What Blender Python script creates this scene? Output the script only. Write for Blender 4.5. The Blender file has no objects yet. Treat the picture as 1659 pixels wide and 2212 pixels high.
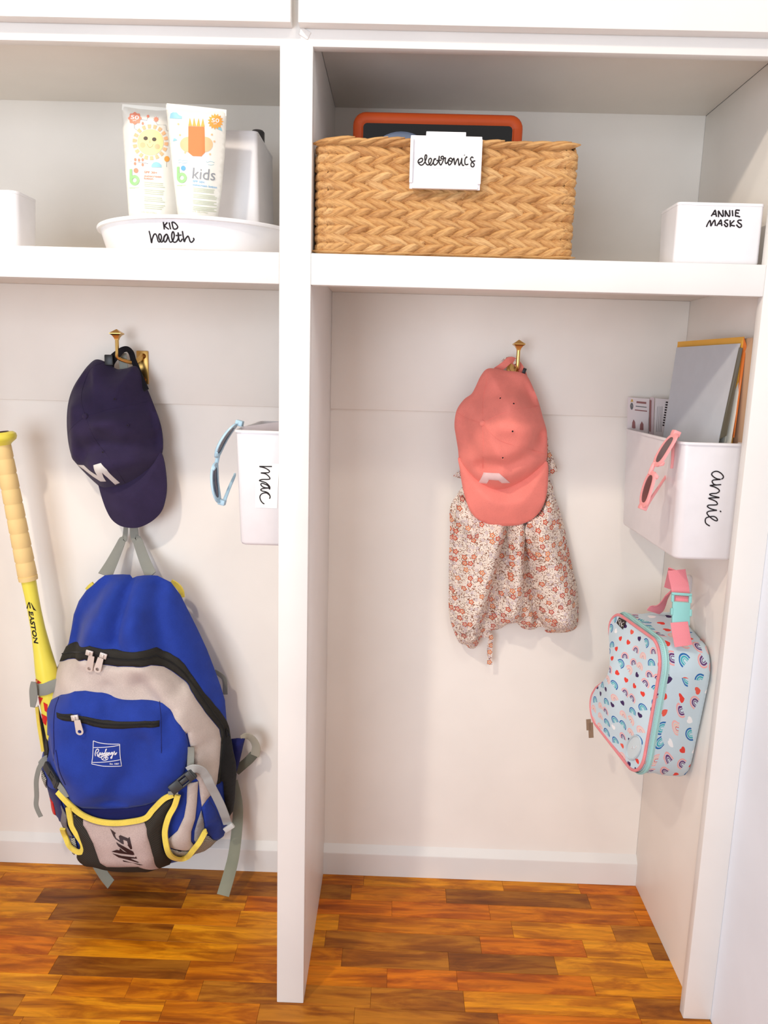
import bpy, bmesh, math, random
import numpy as np
from mathutils import Vector, Matrix, geometry

# ------------------------------------------------------------------ camera, light, exposure
scene = bpy.context.scene
COL = scene.collection
CX, CY, CZ, PIT, YAW, ROL, FPX = .19766, -1.27344, 1.18553, .17796, -.01515, .02789, 1660.0
PW, PH = 1659, 2212
_f = Vector((math.sin(YAW), math.cos(YAW), 0)); _r = Vector((math.cos(YAW), -math.sin(YAW), 0)); _u = Vector((0, 0, 1))
FWD = _f * math.cos(PIT) - _u * math.sin(PIT); _U = _u * math.cos(PIT) + _f * math.sin(PIT)
RGT = _r * math.cos(ROL) + _U * math.sin(ROL); UPV = _U * math.cos(ROL) - _r * math.sin(ROL)
CAM = Vector((CX, CY, CZ))
cam_d = bpy.data.cameras.new('camera'); cam = bpy.data.objects.new('camera', cam_d); COL.objects.link(cam)
cam.matrix_world = Matrix(((RGT.x, UPV.x, -FWD.x, CX), (RGT.y, UPV.y, -FWD.y, CY), (RGT.z, UPV.z, -FWD.z, CZ), (0, 0, 0, 1)))
cam_d.sensor_fit = 'VERTICAL'; cam_d.sensor_height = 24.0; cam_d.lens = 24.0 * FPX / PH
cam_d.clip_start = .02
scene.camera = cam

world = bpy.data.worlds.new('room_daylight'); scene.world = world; world.use_nodes = True
_bg = world.node_tree.nodes['Background']
_bg.inputs[0].default_value = (1.0, .97, .94, 1); _bg.inputs[1].default_value = .62

def lamp(name, loc, target, power, size, color, shape='DISK', size_y=None):
    d = bpy.data.lights.new(name, 'AREA'); d.energy = power; d.shape = shape; d.size = size; d.color = color
    if size_y: d.size_y = size_y
    o = bpy.data.objects.new(name, d); COL.objects.link(o); o.location = loc
    o.rotation_euler = (Vector(target) - Vector(loc)).to_track_quat('-Z', 'Y').to_euler()
    return o
# three recessed ceiling downlights in front of the lockers, warm white
lamp('ceiling_lamp', (-1.60, -.75, 2.50), (-.2, .4, .7), 8, .12, (1, .87, .72))
lamp('ceiling_lamp', (-.70, -1.25, 2.50), (-.2, .4, .7), 17, .10, (1, .87, .72))
lamp('ceiling_lamp', (.45, -1.35, 2.50), (.4, .4, .7), 4, .14, (1, .88, .74))
# cool daylight from an unseen window, set low and large to lift cubby ceilings
lamp('window_daylight', (-1.2, -3.3, .95), (.1, .2, 1.15), 62, 1.7, (.80, .89, 1.0), 'RECTANGLE', 1.8)

vs = scene.view_settings
scene.display_settings.display_device = 'sRGB'
vs.view_transform = 'Standard'; vs.look = 'None'; vs.gamma = 1.0; vs.use_curve_mapping = False
vs.exposure = .08

# ------------------------------------------------------------------ sizes of the built-in (metres)
SW = .0508            # width of the face-frame stile, left edge at x = 0, front at y = 0
D = .40               # depth of the lockers
DVX = .026            # left face of the divider panel
SRX, PNX, WRX = .771, .797, .823   # right stile inner edge, side panel, room wall
ZST, ZSB, ZLC = 1.3713, 1.3225, 1.3513   # shelf top, shelf rail bottom, shelf underside
ZU, ZC = 1.6725, 1.7130            # bottom of the top rail, cubby ceiling
ZH, ZB = 1.1087, .0572             # lower edge of the hook board, top of the baseboard
LX = -.80                          # left end of what is built

# ------------------------------------------------------------------ helpers: pixels of the photograph to points
def ray(px, py): return FWD + RGT * ((px - PW / 2) / FPX) - UPV * ((py - PH / 2) / FPX)
def at(px, py, Y): d = ray(px, py); return CAM + d * ((Y - CY) / d.y)
def atx(px, py, X): d = ray(px, py); return CAM + d * ((X - CX) / d.x)
def zp(x0, y0, k, pts): return [(x0 + a / k, y0 + b / k) for a, b in pts]

# ------------------------------------------------------------------ helpers: materials
def lin(c): return tuple(((v / 255) / 12.92 if v / 255 <= .04045 else ((v / 255 + .055) / 1.055) ** 2.4) for v in c) + (1,)
class N:
    """tiny node-expression builder"""
    def __init__(s, name):
        s.m = bpy.data.materials.new(name); s.m.use_nodes = True; s.t = s.m.node_tree
        s.b = s.t.nodes['Principled BSDF']; s.tc = s.t.nodes.new('ShaderNodeTexCoord')
    def new(s, typ, **kw):
        n = s.t.nodes.new(typ)
        for k, v in kw.items(): setattr(n, k, v)
        return n
    def link(s, a, b): s.t.links.new(a, b)
    def put(s, sock, v):
        if hasattr(v, 'is_output'): s.link(v, sock)
        else: sock.default_value = v
    def math(s, op, a, b=0.0, c=0.0):
        n = s.new('ShaderNodeMath', operation=op)
        s.put(n.inputs[0], a); s.put(n.inputs[1], b); s.put(n.inputs[2], c); return n.outputs[0]
    def vmath(s, op, a, b=(0, 0, 0)):
        n = s.new('ShaderNodeVectorMath', operation=op); s.put(n.inputs[0], a)
        if op == 'SCALE': s.put(n.inputs['Scale'], b)
        else: s.put(n.inputs[1], b)
        return n.outputs[0]
    def mapping(s, v, scale=(1, 1, 1), rot=(0, 0, 0), loc=(0, 0, 0)):
        n = s.new('ShaderNodeMapping'); s.put(n.inputs[0], v)
        n.inputs['Scale'].default_value = scale; n.inputs['Rotation'].default_value = rot; n.inputs['Location'].default_value = loc
        return n.outputs[0]
    def noise(s, v, scale, detail=2.0, rough=.5, dist=0.0):
        n = s.new('ShaderNodeTexNoise'); s.put(n.inputs['Vector'], v); n.inputs['Scale'].default_value = scale
        n.inputs['Detail'].default_value = detail; n.inputs['Roughness'].default_value = rough; n.inputs['Distortion'].default_value = dist
        return n.outputs[0]
    def ramp(s, f, stops, interp='LINEAR'):
        n = s.new('ShaderNodeValToRGB'); s.put(n.inputs[0], f); cr = n.color_ramp; cr.interpolation = interp
        while len(cr.elements) < len(stops): cr.elements.new(.5)
        for e, (p, c) in zip(cr.elements, stops): e.position = p; e.color = lin(c)
        return n.outputs[0]
    def mix(s, f, a, b, mode='MIX'):
        n = s.new('ShaderNodeMix', data_type='RGBA', blend_type=mode)
        s.put(n.inputs[0], f); s.put(n.inputs[6], a); s.put(n.inputs[7], b); return n.outputs[2]
    def sep(s, v): n = s.new('ShaderNodeSeparateXYZ'); s.put(n.inputs[0], v); return n.outputs
    def bump(s, h, strength=.3, dist=.001):
        n = s.new('ShaderNodeBump'); n.inputs['Strength'].default_value = strength; n.inputs['Distance'].default_value = dist
        s.put(n.inputs['Height'], h); s.link(n.outputs[0], s.b.inputs['Normal'])
    def rand(s): return s.new('ShaderNodeObjectInfo').outputs['Random']
    def base(s, c): s.put(s.b.inputs['Base Color'], c)
    def set(s, rough=.5, metal=0.0, spec=.5, sheen=0.0):
        s.b.inputs['Roughness'].default_value = rough; s.b.inputs['Metallic'].default_value = metal
        s.b.inputs['Specular IOR Level'].default_value = spec
        if sheen: s.b.inputs['Sheen Weight'].default_value = sheen
        return s.m

def paint(name, c, rough=.4, spec=.4, var=.02):
    n = N(name); k = n.noise(n.tc.outputs['Object'], 6, 3)
    lo = tuple(v * (1 - var) for v in c)
    n.base(n.ramp(k, [(.35, lo), (.65, c)])); n.bump(n.noise(n.tc.outputs['Object'], 180, 2), .05, .0004)
    return n.set(rough, 0, spec)
def plain(name, c, rough=.5, metal=0.0, spec=.5):
    n = N(name); k = n.noise(n.tc.outputs['Object'], 40, 2)
    n.base(n.ramp(k, [(.3, tuple(v * .985 for v in c)), (.7, c)])); return n.set(rough, metal, spec)
def fabric(name, c, weave=900, bump=.25, var=.10, rough=.9, sheen=.1):
    n = N(name); o = n.tc.outputs['Object']
    k = n.noise(o, 25, 3); w = n.noise(o, weave, 1)
    col = n.ramp(k, [(.3, tuple(v * (1 - var) for v in c)), (.7, c)])
    n.base(n.mix(.10, col, n.ramp(w, [(.35, tuple(v * .6 for v in c)), (.65, tuple(min(255, v * 1.25) for v in c))])))
    n.bump(w, bump, .0006); return n.set(rough, 0, .15, sheen)
def webbing(name, c, pitch=.0016):
    n = N(name); o = n.tc.outputs['Object']; x = n.sep(o)
    a = n.math('SINE', n.math('MULTIPLY', n.math('ADD', x[2], n.math('MULTIPLY', x[0], .5)), 6.283 / pitch))
    n.base(n.mix(n.math('MULTIPLY_ADD', a, .2, .2), lin(c), lin(tuple(v * .72 for v in c)))); n.bump(a, .3, .0005)
    return n.set(.8, 0, .2)
def netting(name, thread, gap, pitch=.0042):
    n = N(name); x = n.sep(n.tc.outputs['Object'])
    def g(v): return n.math('ABSOLUTE', n.math('SINE', n.math('MULTIPLY', v, math.pi / pitch)))
    k = n.math('MINIMUM', g(n.math('ADD', x[0], x[2])), g(n.math('SUBTRACT', x[0], x[2])))
    f = n.math('GREATER_THAN', k, .42)
    n.base(n.mix(f, lin(thread), lin(gap))); n.bump(k, -.4, .0008); return n.set(.8, 0, .2)

# ------------------------------------------------------------------ helpers: objects
ORG = {}
def thing(name, label, cat, loc, group=None):
    o = bpy.data.objects.new(name, None); COL.objects.link(o); o.location = loc; o.empty_display_size = .03
    o['label'] = label; o['category'] = cat
    if group: o['group'] = group
    ORG[o.name] = Vector(loc); return o
def tag(o, label=None, cat=None, group=None, kind=None):
    for k, v in (('label', label), ('category', cat), ('group', group), ('kind', kind)):
        if v: o[k] = v
    return o
def link_mesh(name, verts, faces, mat, parent=None, smooth=True, origin=None, flip=False):
    """one mesh object; verts in world metres"""
    verts = [Vector(v) for v in verts]
    if parent is not None: org = ORG[parent.name]
    elif origin is not None: org = Vector(origin)
    else:
        lo = [min(v[i] for v in verts) for i in range(3)]; hi = [max(v[i] for v in verts) for i in range(3)]
        org = Vector(((lo[0] + hi[0]) / 2, (lo[1] + hi[1]) / 2, lo[2]))
    me = bpy.data.meshes.new(name); me.from_pydata([v - org for v in verts], [], [tuple(f) for f in faces])
    bm = bmesh.new(); bm.from_mesh(me); bmesh.ops.remove_doubles(bm, verts=bm.verts, dist=1e-6)
    bmesh.ops.recalc_face_normals(bm, faces=bm.faces); bm.to_mesh(me); bm.free()
    me.materials.append(mat)
    if smooth: me.shade_smooth()
    o = bpy.data.objects.new(name, me); COL.objects.link(o)
    if parent is not None: o.parent = parent
    else: o.location = org
    ORG[o.name] = org; return o
def crease(o, deg=35):
    try: o.data.set_sharp_from_angle(angle=math.radians(deg))
    except Exception: pass
    return o
class MB:
    """collects shapes into one mesh"""
    def __init__(s): s.v = []; s.f = []
    def add(s, v, f):
        k = len(s.v); s.v += [Vector(a) for a in v]; s.f += [tuple(i + k for i in q) for q in f]; return s
    def box(s, x0, x1, y0, y1, z0, z1, bev=.0, M=None):
        bm = bmesh.new(); bmesh.ops.create_cube(bm, size=1)
        for v in bm.verts: v.co = Vector(((x0 + x1) / 2 + v.co.x * (x1 - x0), (y0 + y1) / 2 + v.co.y * (y1 - y0), (z0 + z1) / 2 + v.co.z * (z1 - z0)))
        if bev: bmesh.ops.bevel(bm, geom=list(bm.edges), offset=bev, segments=2, affect='EDGES', profile=.5)
        bm.verts.index_update()
        s.add([(M @ v.co if M else v.co.copy()) for v in bm.verts], [[v.index for v in f.verts] for f in bm.faces]); bm.free(); return s
    def loft(s, rings, caps=True, closed=True):
        n = len(rings[0]); v = [p for r in rings for p in r]; f = []
        for i in range(len(rings) - 1):
            for j in range(n if closed else n - 1):
                a = i * n + j; b = i * n + (j + 1) % n; f.append((a, b, b + n, a + n))
        if caps and closed: f.append(tuple(range(n))[::-1]); f.append(tuple((len(rings) - 1) * n + j for j in range(n)))
        return s.add(v, f)
    def tube(s, path, rad, n=8, sy=1.0, up=None, closed=False):
        path = [Vector(p) for p in path]; m = len(path); rings = []; prev = None
        for i, p in enumerate(path):
            if closed: t = path[(i + 1) % m] - path[i - 1]
            else: t = path[min(i + 1, m - 1)] - path[max(i - 1, 0)]
            if t.length < 1e-9: t = Vector((0, 0, 1))
            t.normalize()
            ref = Vector(up) if up is not None else (prev if prev is not None else (Vector((0, -1, 0)) if abs(t.y) < .9 else Vector((1, 0, 0))))
            nn = ref - t * ref.dot(t)
            if nn.length < 1e-6: nn = Vector((1, 0, 0)) - t * t.x
            nn.normalize(); bb = t.cross(nn); prev = nn
            r = rad[i] if isinstance(rad, (list, tuple)) else rad
            rings.append([p + nn * (math.cos(a) * r * sy) + bb * (math.sin(a) * r) for a in [2 * math.pi * k / n for k in range(n)]])
        if closed: rings.append(rings[0]); return s.loft(rings, caps=False)
        return s.loft(rings)
    def ribbon(s, path, width, thick=.0012, normal=(0, -1, 0)):
        path = [Vector(p) for p in path]; m = len(path); rings = []
        for i, p in enumerate(path):
            t = (path[min(i + 1, m - 1)] - path[max(i - 1, 0)]).normalized()
            nv = Vector(normal[i]) if isinstance(normal[0], (list, tuple, Vector)) else Vector(normal)
            side = t.cross(nv).normalized(); nn = side.cross(t).normalized()
            w = (width[i] if isinstance(width, (list, tuple)) else width) / 2; h = thick / 2
            rings.append([p + side * w * a + nn * h * b for a, b in ((-1, -.3), (-1, .3), (-.9, 1), (0, 1.0), (.9, 1), (1, .3), (1, -.3), (.9, -1), (0, -1.0), (-.9, -1))])
        return s.loft(rings)
    def lathe(s, c, prof, n=48, axis=None):
        c = Vector(c); A = Vector(axis or (0, 0, 1)).normalized(); X = A.orthogonal().normalized(); Y = A.cross(X)
        return s.loft([[c + A * z + X * (r * math.cos(a)) + Y * (r * math.sin(a)) for a in [2 * math.pi * k / n for k in range(n)]] for r, z in prof])
    def prism(s, poly, vec):
        """polygon (3-D points) extruded by vec"""
        poly = [Vector(p) for p in poly]; n = len(poly); v = poly + [p + Vector(vec) for p in poly]
        f = [tuple(range(n))[::-1], tuple(range(n, 2 * n))] + [(i, (i + 1) % n, n + (i + 1) % n, n + i) for i in range(n)]
        return s.add(v, f)
    def make(s, name, mat, parent=None, smooth=True, deg=35, origin=None):
        o = link_mesh(name, s.v, s.f, mat, parent, smooth, origin)
        if smooth and deg: crease(o, deg)
        return o
def boxo(name, x0, x1, y0, y1, z0, z1, mat, parent=None, bev=.0015):
    return MB().box(x0, x1, y0, y1, z0, z1, bev).make(name, mat, parent)
def cr(pts, sub=6, closed=False):
    """Catmull-Rom through points of any dimension"""
    P = [np.array(p, float) for p in pts]; n = len(P); out = []
    for i in range(n if closed else n - 1):
        p1, p2 = P[i], P[(i + 1) % n]
        p0 = P[i - 1] if (closed or i > 0) else 2 * p1 - p2
        p3 = P[(i + 2) % n] if (closed or i + 2 < n) else 2 * p2 - p1
        for k in range(sub):
            t = k / sub
            out.append(.5 * (2 * p1 + (p2 - p0) * t + (2 * p0 - 5 * p1 + 4 * p2 - p3) * t * t + (3 * p1 - p0 - 3 * p2 + p3) * t ** 3))
    if not closed: out.append(P[-1])
    return [tuple(float(a) for a in p) for p in out]

def resample(P, step):
    """closed 2-D polygon resampled at about step, corners kept"""
    out = []; n = len(P)
    for i in range(n):
        a, b = P[i], P[(i + 1) % n]; k = max(1, int(round((b - a).length / step)))
        out += [a + (b - a) * (j / k) for j in range(k)]
    return out
def seg_dist(Q, P, closed=True):
    """distance of each point of Q (N,2) to the polyline P (M,2)"""
    A = P if closed else P[:-1]; B = np.roll(P, -1, axis=0) if closed else P[1:]
    dv = B - A; L = np.maximum((dv ** 2).sum(1), 1e-12); out = np.empty(len(Q)); ch = max(1, 400000 // len(A))
    for k in range(0, len(Q), ch):
        w = Q[k:k + ch, None, :] - A[None]; t = np.clip((w * dv).sum(2) / L, 0, 1)
        out[k:k + ch] = ((w - t[..., None] * dv) ** 2).sum(2).min(1)
    return np.sqrt(out)
def inside(Q, P):
    B = np.roll(P, 1, axis=0); yi, yj, xi, xj = P[:, 1], B[:, 1], P[:, 0], B[:, 0]
    den = np.where(yi == yj, 1.0, yj - yi); out = np.empty(len(Q), bool); ch = max(1, 400000 // len(P))
    for k in range(0, len(Q), ch):
        x = Q[k:k + ch, 0, None]; y = Q[k:k + ch, 1, None]
        c = ((yi > y) != (yj > y)) & (x < (xj - xi) * (y - yi) / den + xi); out[k:k + ch] = c.sum(1) % 2 == 1
    return out
class Surf:
    """a soft body or panel: an outline (in x, z) carrying a rounded front over a base depth"""
    def __init__(s, poly_px, base, H=0.0, R=.05, off=0.0, folds=(), smooth=0, sub=5, tilt=(0, 0)):
        s.base = base; s.H = H; s.R = R; s.off = off; s.folds = []
        px = cr(poly_px, sub, True) if smooth else poly_px
        s.poly = [s._fp(p, s.by) for p in px]
        s.P = np.array([(p.x, p.y) for p in s.poly])
        s.c = s.P.mean(0); s.tilt = tilt
        for path, w, a in folds:
            q = [s._fp(p, s.by) for p in path]; s.folds.append((np.array([(v.x, v.y) for v in q]), w, a))
    def by(s, Q):
        return s.base.yy(Q) if hasattr(s.base, 'yy') else np.full(len(Q), float(s.base))
    def _fp(s, p, fn):
        Y = float(s.base) if not hasattr(s.base, 'yy') else .3
        for _ in range(7):
            a = at(p[0], p[1], Y); Y = float(fn(np.array([[a.x, a.z]]))[0])
        a = at(p[0], p[1], Y); return Vector((a.x, a.z))
    def hh(s, Q):
        ins = inside(Q, s.P); d = np.where(ins, seg_dist(Q, s.P), 0)
        h = s.H * np.sin(np.clip(d / s.R, 0, 1) * math.pi / 2)
        m = np.clip(d / .012, 0, 1)
        for L, w, a in s.folds:
            best = seg_dist(Q, L, False) ** 2
            h = h + a * np.exp(-best / (w * w)) * m
        h = h + (Q - s.c) @ np.array(s.tilt)
        return h
    def yy(s, Q): return s.by(Q) - s.off - s.hh(Q)
    def y(s, x, z): return float(s.yy(np.array([[x, z]]))[0])
    def P3(s, px, py, off=0.0):
        p = s._fp((px, py), lambda Q: s.yy(Q) - off); return Vector((p.x, s.y(p.x, p.y) - off, p.y))
    def path(s, pts, off=0.0): return [s.P3(a, b, off) for a, b in pts]
    def tri(s, step):
        B = resample(s.poly, step)
        lo = s.P.min(0); hi = s.P.max(0); rows = []; k = 0; z = lo[1] + step * .5
        while z < hi[1]:
            x = lo[0] + (step * .5 if k % 2 else 0)
            while x < hi[0]: rows.append((x, z)); x += step
            z += step * .866; k += 1
        if rows:
            Q = np.array(rows); Pb = np.array([(b.x, b.y) for b in B])
            Q = Q[inside(Q, Pb) & (seg_dist(Q, Pb) > step * .55)]
        else: Q = np.zeros((0, 2))
        V = B + [Vector((float(a), float(b))) for a, b in Q]; nb = len(B)
        r = geometry.delaunay_2d_cdt(V, [], [list(range(nb))], 1, 1e-7)
        return np.array([(v.x, v.y) for v in r[0]]), [tuple(f) for f in r[2]]
    def mesh(s, name, mat, parent, step=.007, thick=.003, back=None, deg=None):
        """back = (depth, R): a rounded back behind the outline; else a sheet of the given thickness"""
        V, F = s.tri(step); yf = s.yy(V)
        if back:
            d = np.where(inside(V, s.P), seg_dist(V, s.P), 0); yb = s.by(V) + back[0] * np.sin(np.clip(d / back[1], 0, 1) * math.pi / 2) + 1e-4
        else: yb = np.minimum(yf + thick, np.maximum(s.by(V) + .0006, yf + .0004)) if s.off > 0 else yf + thick
        n = len(V); cnt = {}
        for f in F:
            for i in range(len(f)):
                a, b = f[i], f[(i + 1) % len(f)]; cnt[(a, b)] = cnt.get((a, b), 0) + 1
        rim = [e for e in cnt if (e[1], e[0]) not in cnt]
        v = [(p[0], y, p[1]) for p, y in zip(V, yf)] + [(p[0], y, p[1]) for p, y in zip(V, yb)]
        f = list(F) + [tuple(i + n for i in q[::-1]) for q in F] + [(b, a, a + n, b + n) for a, b in rim]
        o = link_mesh(name, v, f, mat, parent)
        if deg: crease(o, deg)
        return o
class FnSurf:
    """any surface y = fn(x, z)"""
    def __init__(s, fn, y0=.1): s.fn = fn; s.y0 = y0
    def yy(s, Q): return np.array([s.fn(float(a), float(b)) for a, b in Q])
    def P3(s, px, py, off=0.0):
        Y = s.y0
        for _ in range(10): a = at(px, py, Y); Y = s.fn(a.x, a.z) - off
        return at(px, py, Y)
    def path(s, pts, off=0.0): return [s.P3(a, b, off) for a, b in pts]
class PlaneSurf(FnSurf):
    """plane through three points, for lettering"""
    def __init__(s, a, b, c):
        s.a = Vector(a); s.n = (Vector(b) - s.a).cross(Vector(c) - s.a).normalized()
        if s.n.dot(CAM - s.a) < 0: s.n = -s.n
    def P3(s, px, py, off=0.0):
        d = ray(px, py); o = s.a + s.n * off; return CAM + d * ((o - CAM).dot(s.n) / d.dot(s.n))
def strokes(name, surf, lines, r, mat, parent, off=.0004, sub=6, flat=.45):
    """handwriting: each line a smooth stroke on the surface"""
    mb = MB()
    for L in lines:
        if len(L) == 1: L = [L[0], (L[0][0] + .6, L[0][1] + .3)]
        pts = surf.path(cr(L, sub) if sub > 1 else L, off)
        mb.tube(pts, r, 6, sy=flat)
    return mb.make(name, mat, parent, deg=None)
def text_mesh(body, size, shear=0.0, bold=0.0, sx=1.0, align='LEFT'):
    c = bpy.data.curves.new('lettering', 'FONT'); c.body = body; c.size = size; c.shear = shear; c.offset = bold; c.align_x = align; c.resolution_u = 3
    o = bpy.data.objects.new('lettering', c); COL.objects.link(o)
    dg = bpy.context.evaluated_depsgraph_get(); me = bpy.data.meshes.new_from_object(o.evaluated_get(dg))
    v = [(p.co.x * sx, p.co.y) for p in me.vertices]; f = [tuple(q.vertices) for q in me.polygons]
    bpy.data.objects.remove(o); bpy.data.meshes.remove(me); bpy.data.curves.remove(c); return v, f
def text_on(mb, surf, body, p0, p1, hpx, off=.0006, **kw):
    """lettering whose baseline runs from pixel p0 to pixel p1, capital height hpx"""
    v, f = text_mesh(body, 1.0, **kw)
    x0 = min(a for a, b in v); x1 = max(a for a, b in v); w = x1 - x0
    e = ((p1[0] - p0[0]), (p1[1] - p0[1])); L = math.hypot(*e); u = (e[0] / L, e[1] / L); n = (u[1], -u[0])
    ks = L / w; kh = hpx / .70
    mb.add([surf.P3(p0[0] + u[0] * (a - x0) * ks + n[0] * b * kh, p0[1] + u[1] * (a - x0) * ks + n[1] * b * kh, off) for a, b in v], f)
def decal(mb, surf, poly, off=.0006, step=3.0):
    """flat print: polygon of pixels laid on a surface, with enough points to follow its curve"""
    B = resample([Vector(p) for p in poly], step); Pb = np.array([(b.x, b.y) for b in B]); lo = Pb.min(0); hi = Pb.max(0)
    g = [(x, y) for x in np.arange(lo[0] + step / 2, hi[0], step) for y in np.arange(lo[1] + step / 2, hi[1], step)]
    if g:
        G = np.array(g); G = G[inside(G, Pb)]
        if len(G): G = G[seg_dist(G, Pb) > step * .4]
    else: G = []
    r = geometry.delaunay_2d_cdt(B + [Vector((float(a), float(b))) for a, b in G], [], [list(range(len(B)))], 1, 1e-6)
    mb.add([surf.P3(v.x, v.y, off) for v in r[0]], [tuple(f) for f in r[2]])
# ------------------------------------------------------------------ materials
WHITE = paint('white_paint_darkened', (232, 229, 225), .38, .45)  # panel paint darkened to offset the strong light on the front faces
WALLM = paint('wall_paint', (232, 238, 248), .6, .3)
PANEL = paint('panel_paint', (243, 237, 229), .45, .35)
PLAST = plain('white_plastic', (234, 232, 235), .28, 0, .5)
LIDM = plain('dark_lid', (60, 58, 60), .4)
BRASS = plain('brushed_brass', (216, 176, 104), .32, 1.0)
BRASSD = plain('brass_screw', (120, 70, 25), .35, 1.0)
INK = plain('marker_ink', (22, 12, 16), .5, 0, .3)
STICK = plain('clear_label', (240, 238, 234), .25, 0, .5)
GREYW = webbing('grey_webbing', (150, 151, 143))
GREYL = webbing('light_grey_webbing', (186, 188, 186))

def wood_mat():
    n = N('stained_wood'); o = n.tc.outputs['Object']; r = n.rand()
    sh = n.vmath('ADD', o, n.vmath('SCALE', (7.3, 3.1, 5.7), r)) if False else None
    cmb = n.new('ShaderNodeCombineXYZ'); n.put(cmb.inputs[0], n.math('MULTIPLY', r, 37.0)); n.put(cmb.inputs[1], n.math('MULTIPLY', r, 91.0))
    p = n.vmath('ADD', o, cmb.outputs[0])
    grain = n.noise(n.mapping(p, (6, 90, 6)), 1.0, 4, .6, .6)
    blot = n.noise(n.mapping(p, (6, 34, 9)), 1.0, 5, .62, .7)
    saw = n.math('SINE', n.math('MULTIPLY', n.sep(p)[0], 900.0))
    base = n.ramp(r, [(0, (220, 136, 16)), (.16, (168, 108, 30)), (.30, (236, 158, 22)), (.46, (222, 126, 12)), (.60, (238, 164, 30)), (.74, (190, 124, 32)), (.88, (228, 138, 14)), (1, (206, 142, 30))], 'CONSTANT')
    dark = n.ramp(blot, [(.26, (120, 70, 34)), (.44, (200, 166, 136)), (.58, (255, 244, 225))])
    c = n.mix(.85, base, dark, 'MULTIPLY')
    c = n.mix(n.ramp(grain, [(.35, (150, 150, 150)), (.6, (0, 0, 0))]), c, lin((70, 30, 8)))
    c = n.mix(n.ramp(blot, [(.60, (0, 0, 0)), (.78, (130, 130, 130))]), c, lin((206, 128, 30)))
    n.base(c); n.bump(n.math('ADD', grain, n.math('MULTIPLY', saw, .05)), .15, .0006)
    return n.set(.36, 0, .28)
WOOD = wood_mat()

# ------------------------------------------------------------------ floor and walls
flo = tag(boxo('floor', LX - .6, WRX, -1.9, D + .02, -.03, -.0035, WOOD, bev=0), kind='structure')
random.seed(4)
rowh = .0505; y = D - .0; meshes = {}
k = 0
while y > -.62:
    x = LX - random.uniform(0, .3)
    while x < WRX - .003:
        L = random.choice((.14, .18, .22, .27, .33, .38)); x1 = min(x + L, WRX - .002)
        if x1 - x > .03:
            key = round(x1 - x, 4)
            if key not in meshes:
                mb = MB().box(-(x1 - x) / 2 + .0002, (x1 - x) / 2 - .0002, -rowh / 2 + .0002, rowh / 2 - .0002, -.0033, 0, .0003)
                me = bpy.data.meshes.new('plank'); me.from_pydata(mb.v, [], mb.f); me.materials.append(WOOD); meshes[key] = me
            o = bpy.data.objects.new('plank', meshes[key]); COL.objects.link(o); o.parent = flo
            o.location = Vector(((x + x1) / 2, y - rowh / 2, random.uniform(-.0005, 0))) - ORG['floor']
        x = x1
    y -= rowh; k += 1
tag(boxo('wall_back', LX - .6, WRX + .1, D + .02, D + .06, -.03, 2.7, WALLM, bev=0), kind='structure')
tag(boxo('wall_right', WRX, WRX + .1, -1.9, D + .02, -.03, 2.7, WALLM, bev=0), kind='structure')

# ------------------------------------------------------------------ the built-in lockers
lk = thing('mudroom_locker', 'white built-in mudroom locker with open cubbies above tall hook bays', 'locker', (.2, 0, 0))
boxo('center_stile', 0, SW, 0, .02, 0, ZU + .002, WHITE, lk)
boxo('divider_panel', DVX, SW, .02, D, 0, ZC, WHITE, lk, .0008)
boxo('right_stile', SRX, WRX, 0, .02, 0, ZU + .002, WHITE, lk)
boxo('side_panel', PNX, WRX - .001, .02, D, 0, ZC, PANEL, lk, .0008)
boxo('left_panel', LX - .02, LX, 0, D, 0, ZC, PANEL, lk, .0008)
boxo('back_panel', LX, DVX, D, D + .018, 0, ZC + .02, PANEL, lk, 0)
boxo('back_panel', SW, PNX, D, D + .018, 0, ZC + .02, PANEL, lk, 0)
boxo('hook_board', LX, DVX, D - .011, D, ZH, ZLC, PANEL, lk, .001)
boxo('hook_board', SW, PNX, D - .011, D, ZH, ZLC, PANEL, lk, .001)
for x0, x1, sx in ((LX, DVX, 0), (SW, PNX, SRX)):
    boxo('shelf', x0, x1, .02, D, ZLC, ZST, PANEL, lk, .001)
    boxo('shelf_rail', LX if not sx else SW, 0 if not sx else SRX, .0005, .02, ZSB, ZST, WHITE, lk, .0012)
    boxo('top_panel', x0, x1, .02, D, ZC, ZC + .018, PANEL, lk, .001)
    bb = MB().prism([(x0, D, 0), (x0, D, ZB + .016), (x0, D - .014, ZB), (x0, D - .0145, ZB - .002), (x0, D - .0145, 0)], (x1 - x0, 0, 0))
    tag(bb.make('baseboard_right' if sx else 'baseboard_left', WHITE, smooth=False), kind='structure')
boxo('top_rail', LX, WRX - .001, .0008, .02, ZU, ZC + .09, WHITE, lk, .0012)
# painted ridge of filler where the rail meets the stile
MB().box(.030, .046, -.0012, .002, ZU + .012, ZU + .0235, .001, Matrix.Translation((.038, 0, ZU + .018)) @ Matrix.Rotation(.5, 4, 'Y') @ Matrix.Translation((-.038, 0, -ZU - .018))).make('filler_ridge', WHITE, lk)
uc = thing('wall_cabinet', 'white wall cabinet with flat overlay doors above the open cubbies', 'cabinet', (.2, 0, ZC + .09))
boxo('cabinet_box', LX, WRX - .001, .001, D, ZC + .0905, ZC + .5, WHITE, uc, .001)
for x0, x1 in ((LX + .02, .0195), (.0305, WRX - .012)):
    boxo('door', x0, x1, -.022, -.0005, 1.6965, ZC + .49, WHITE, uc, .0015)
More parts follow.
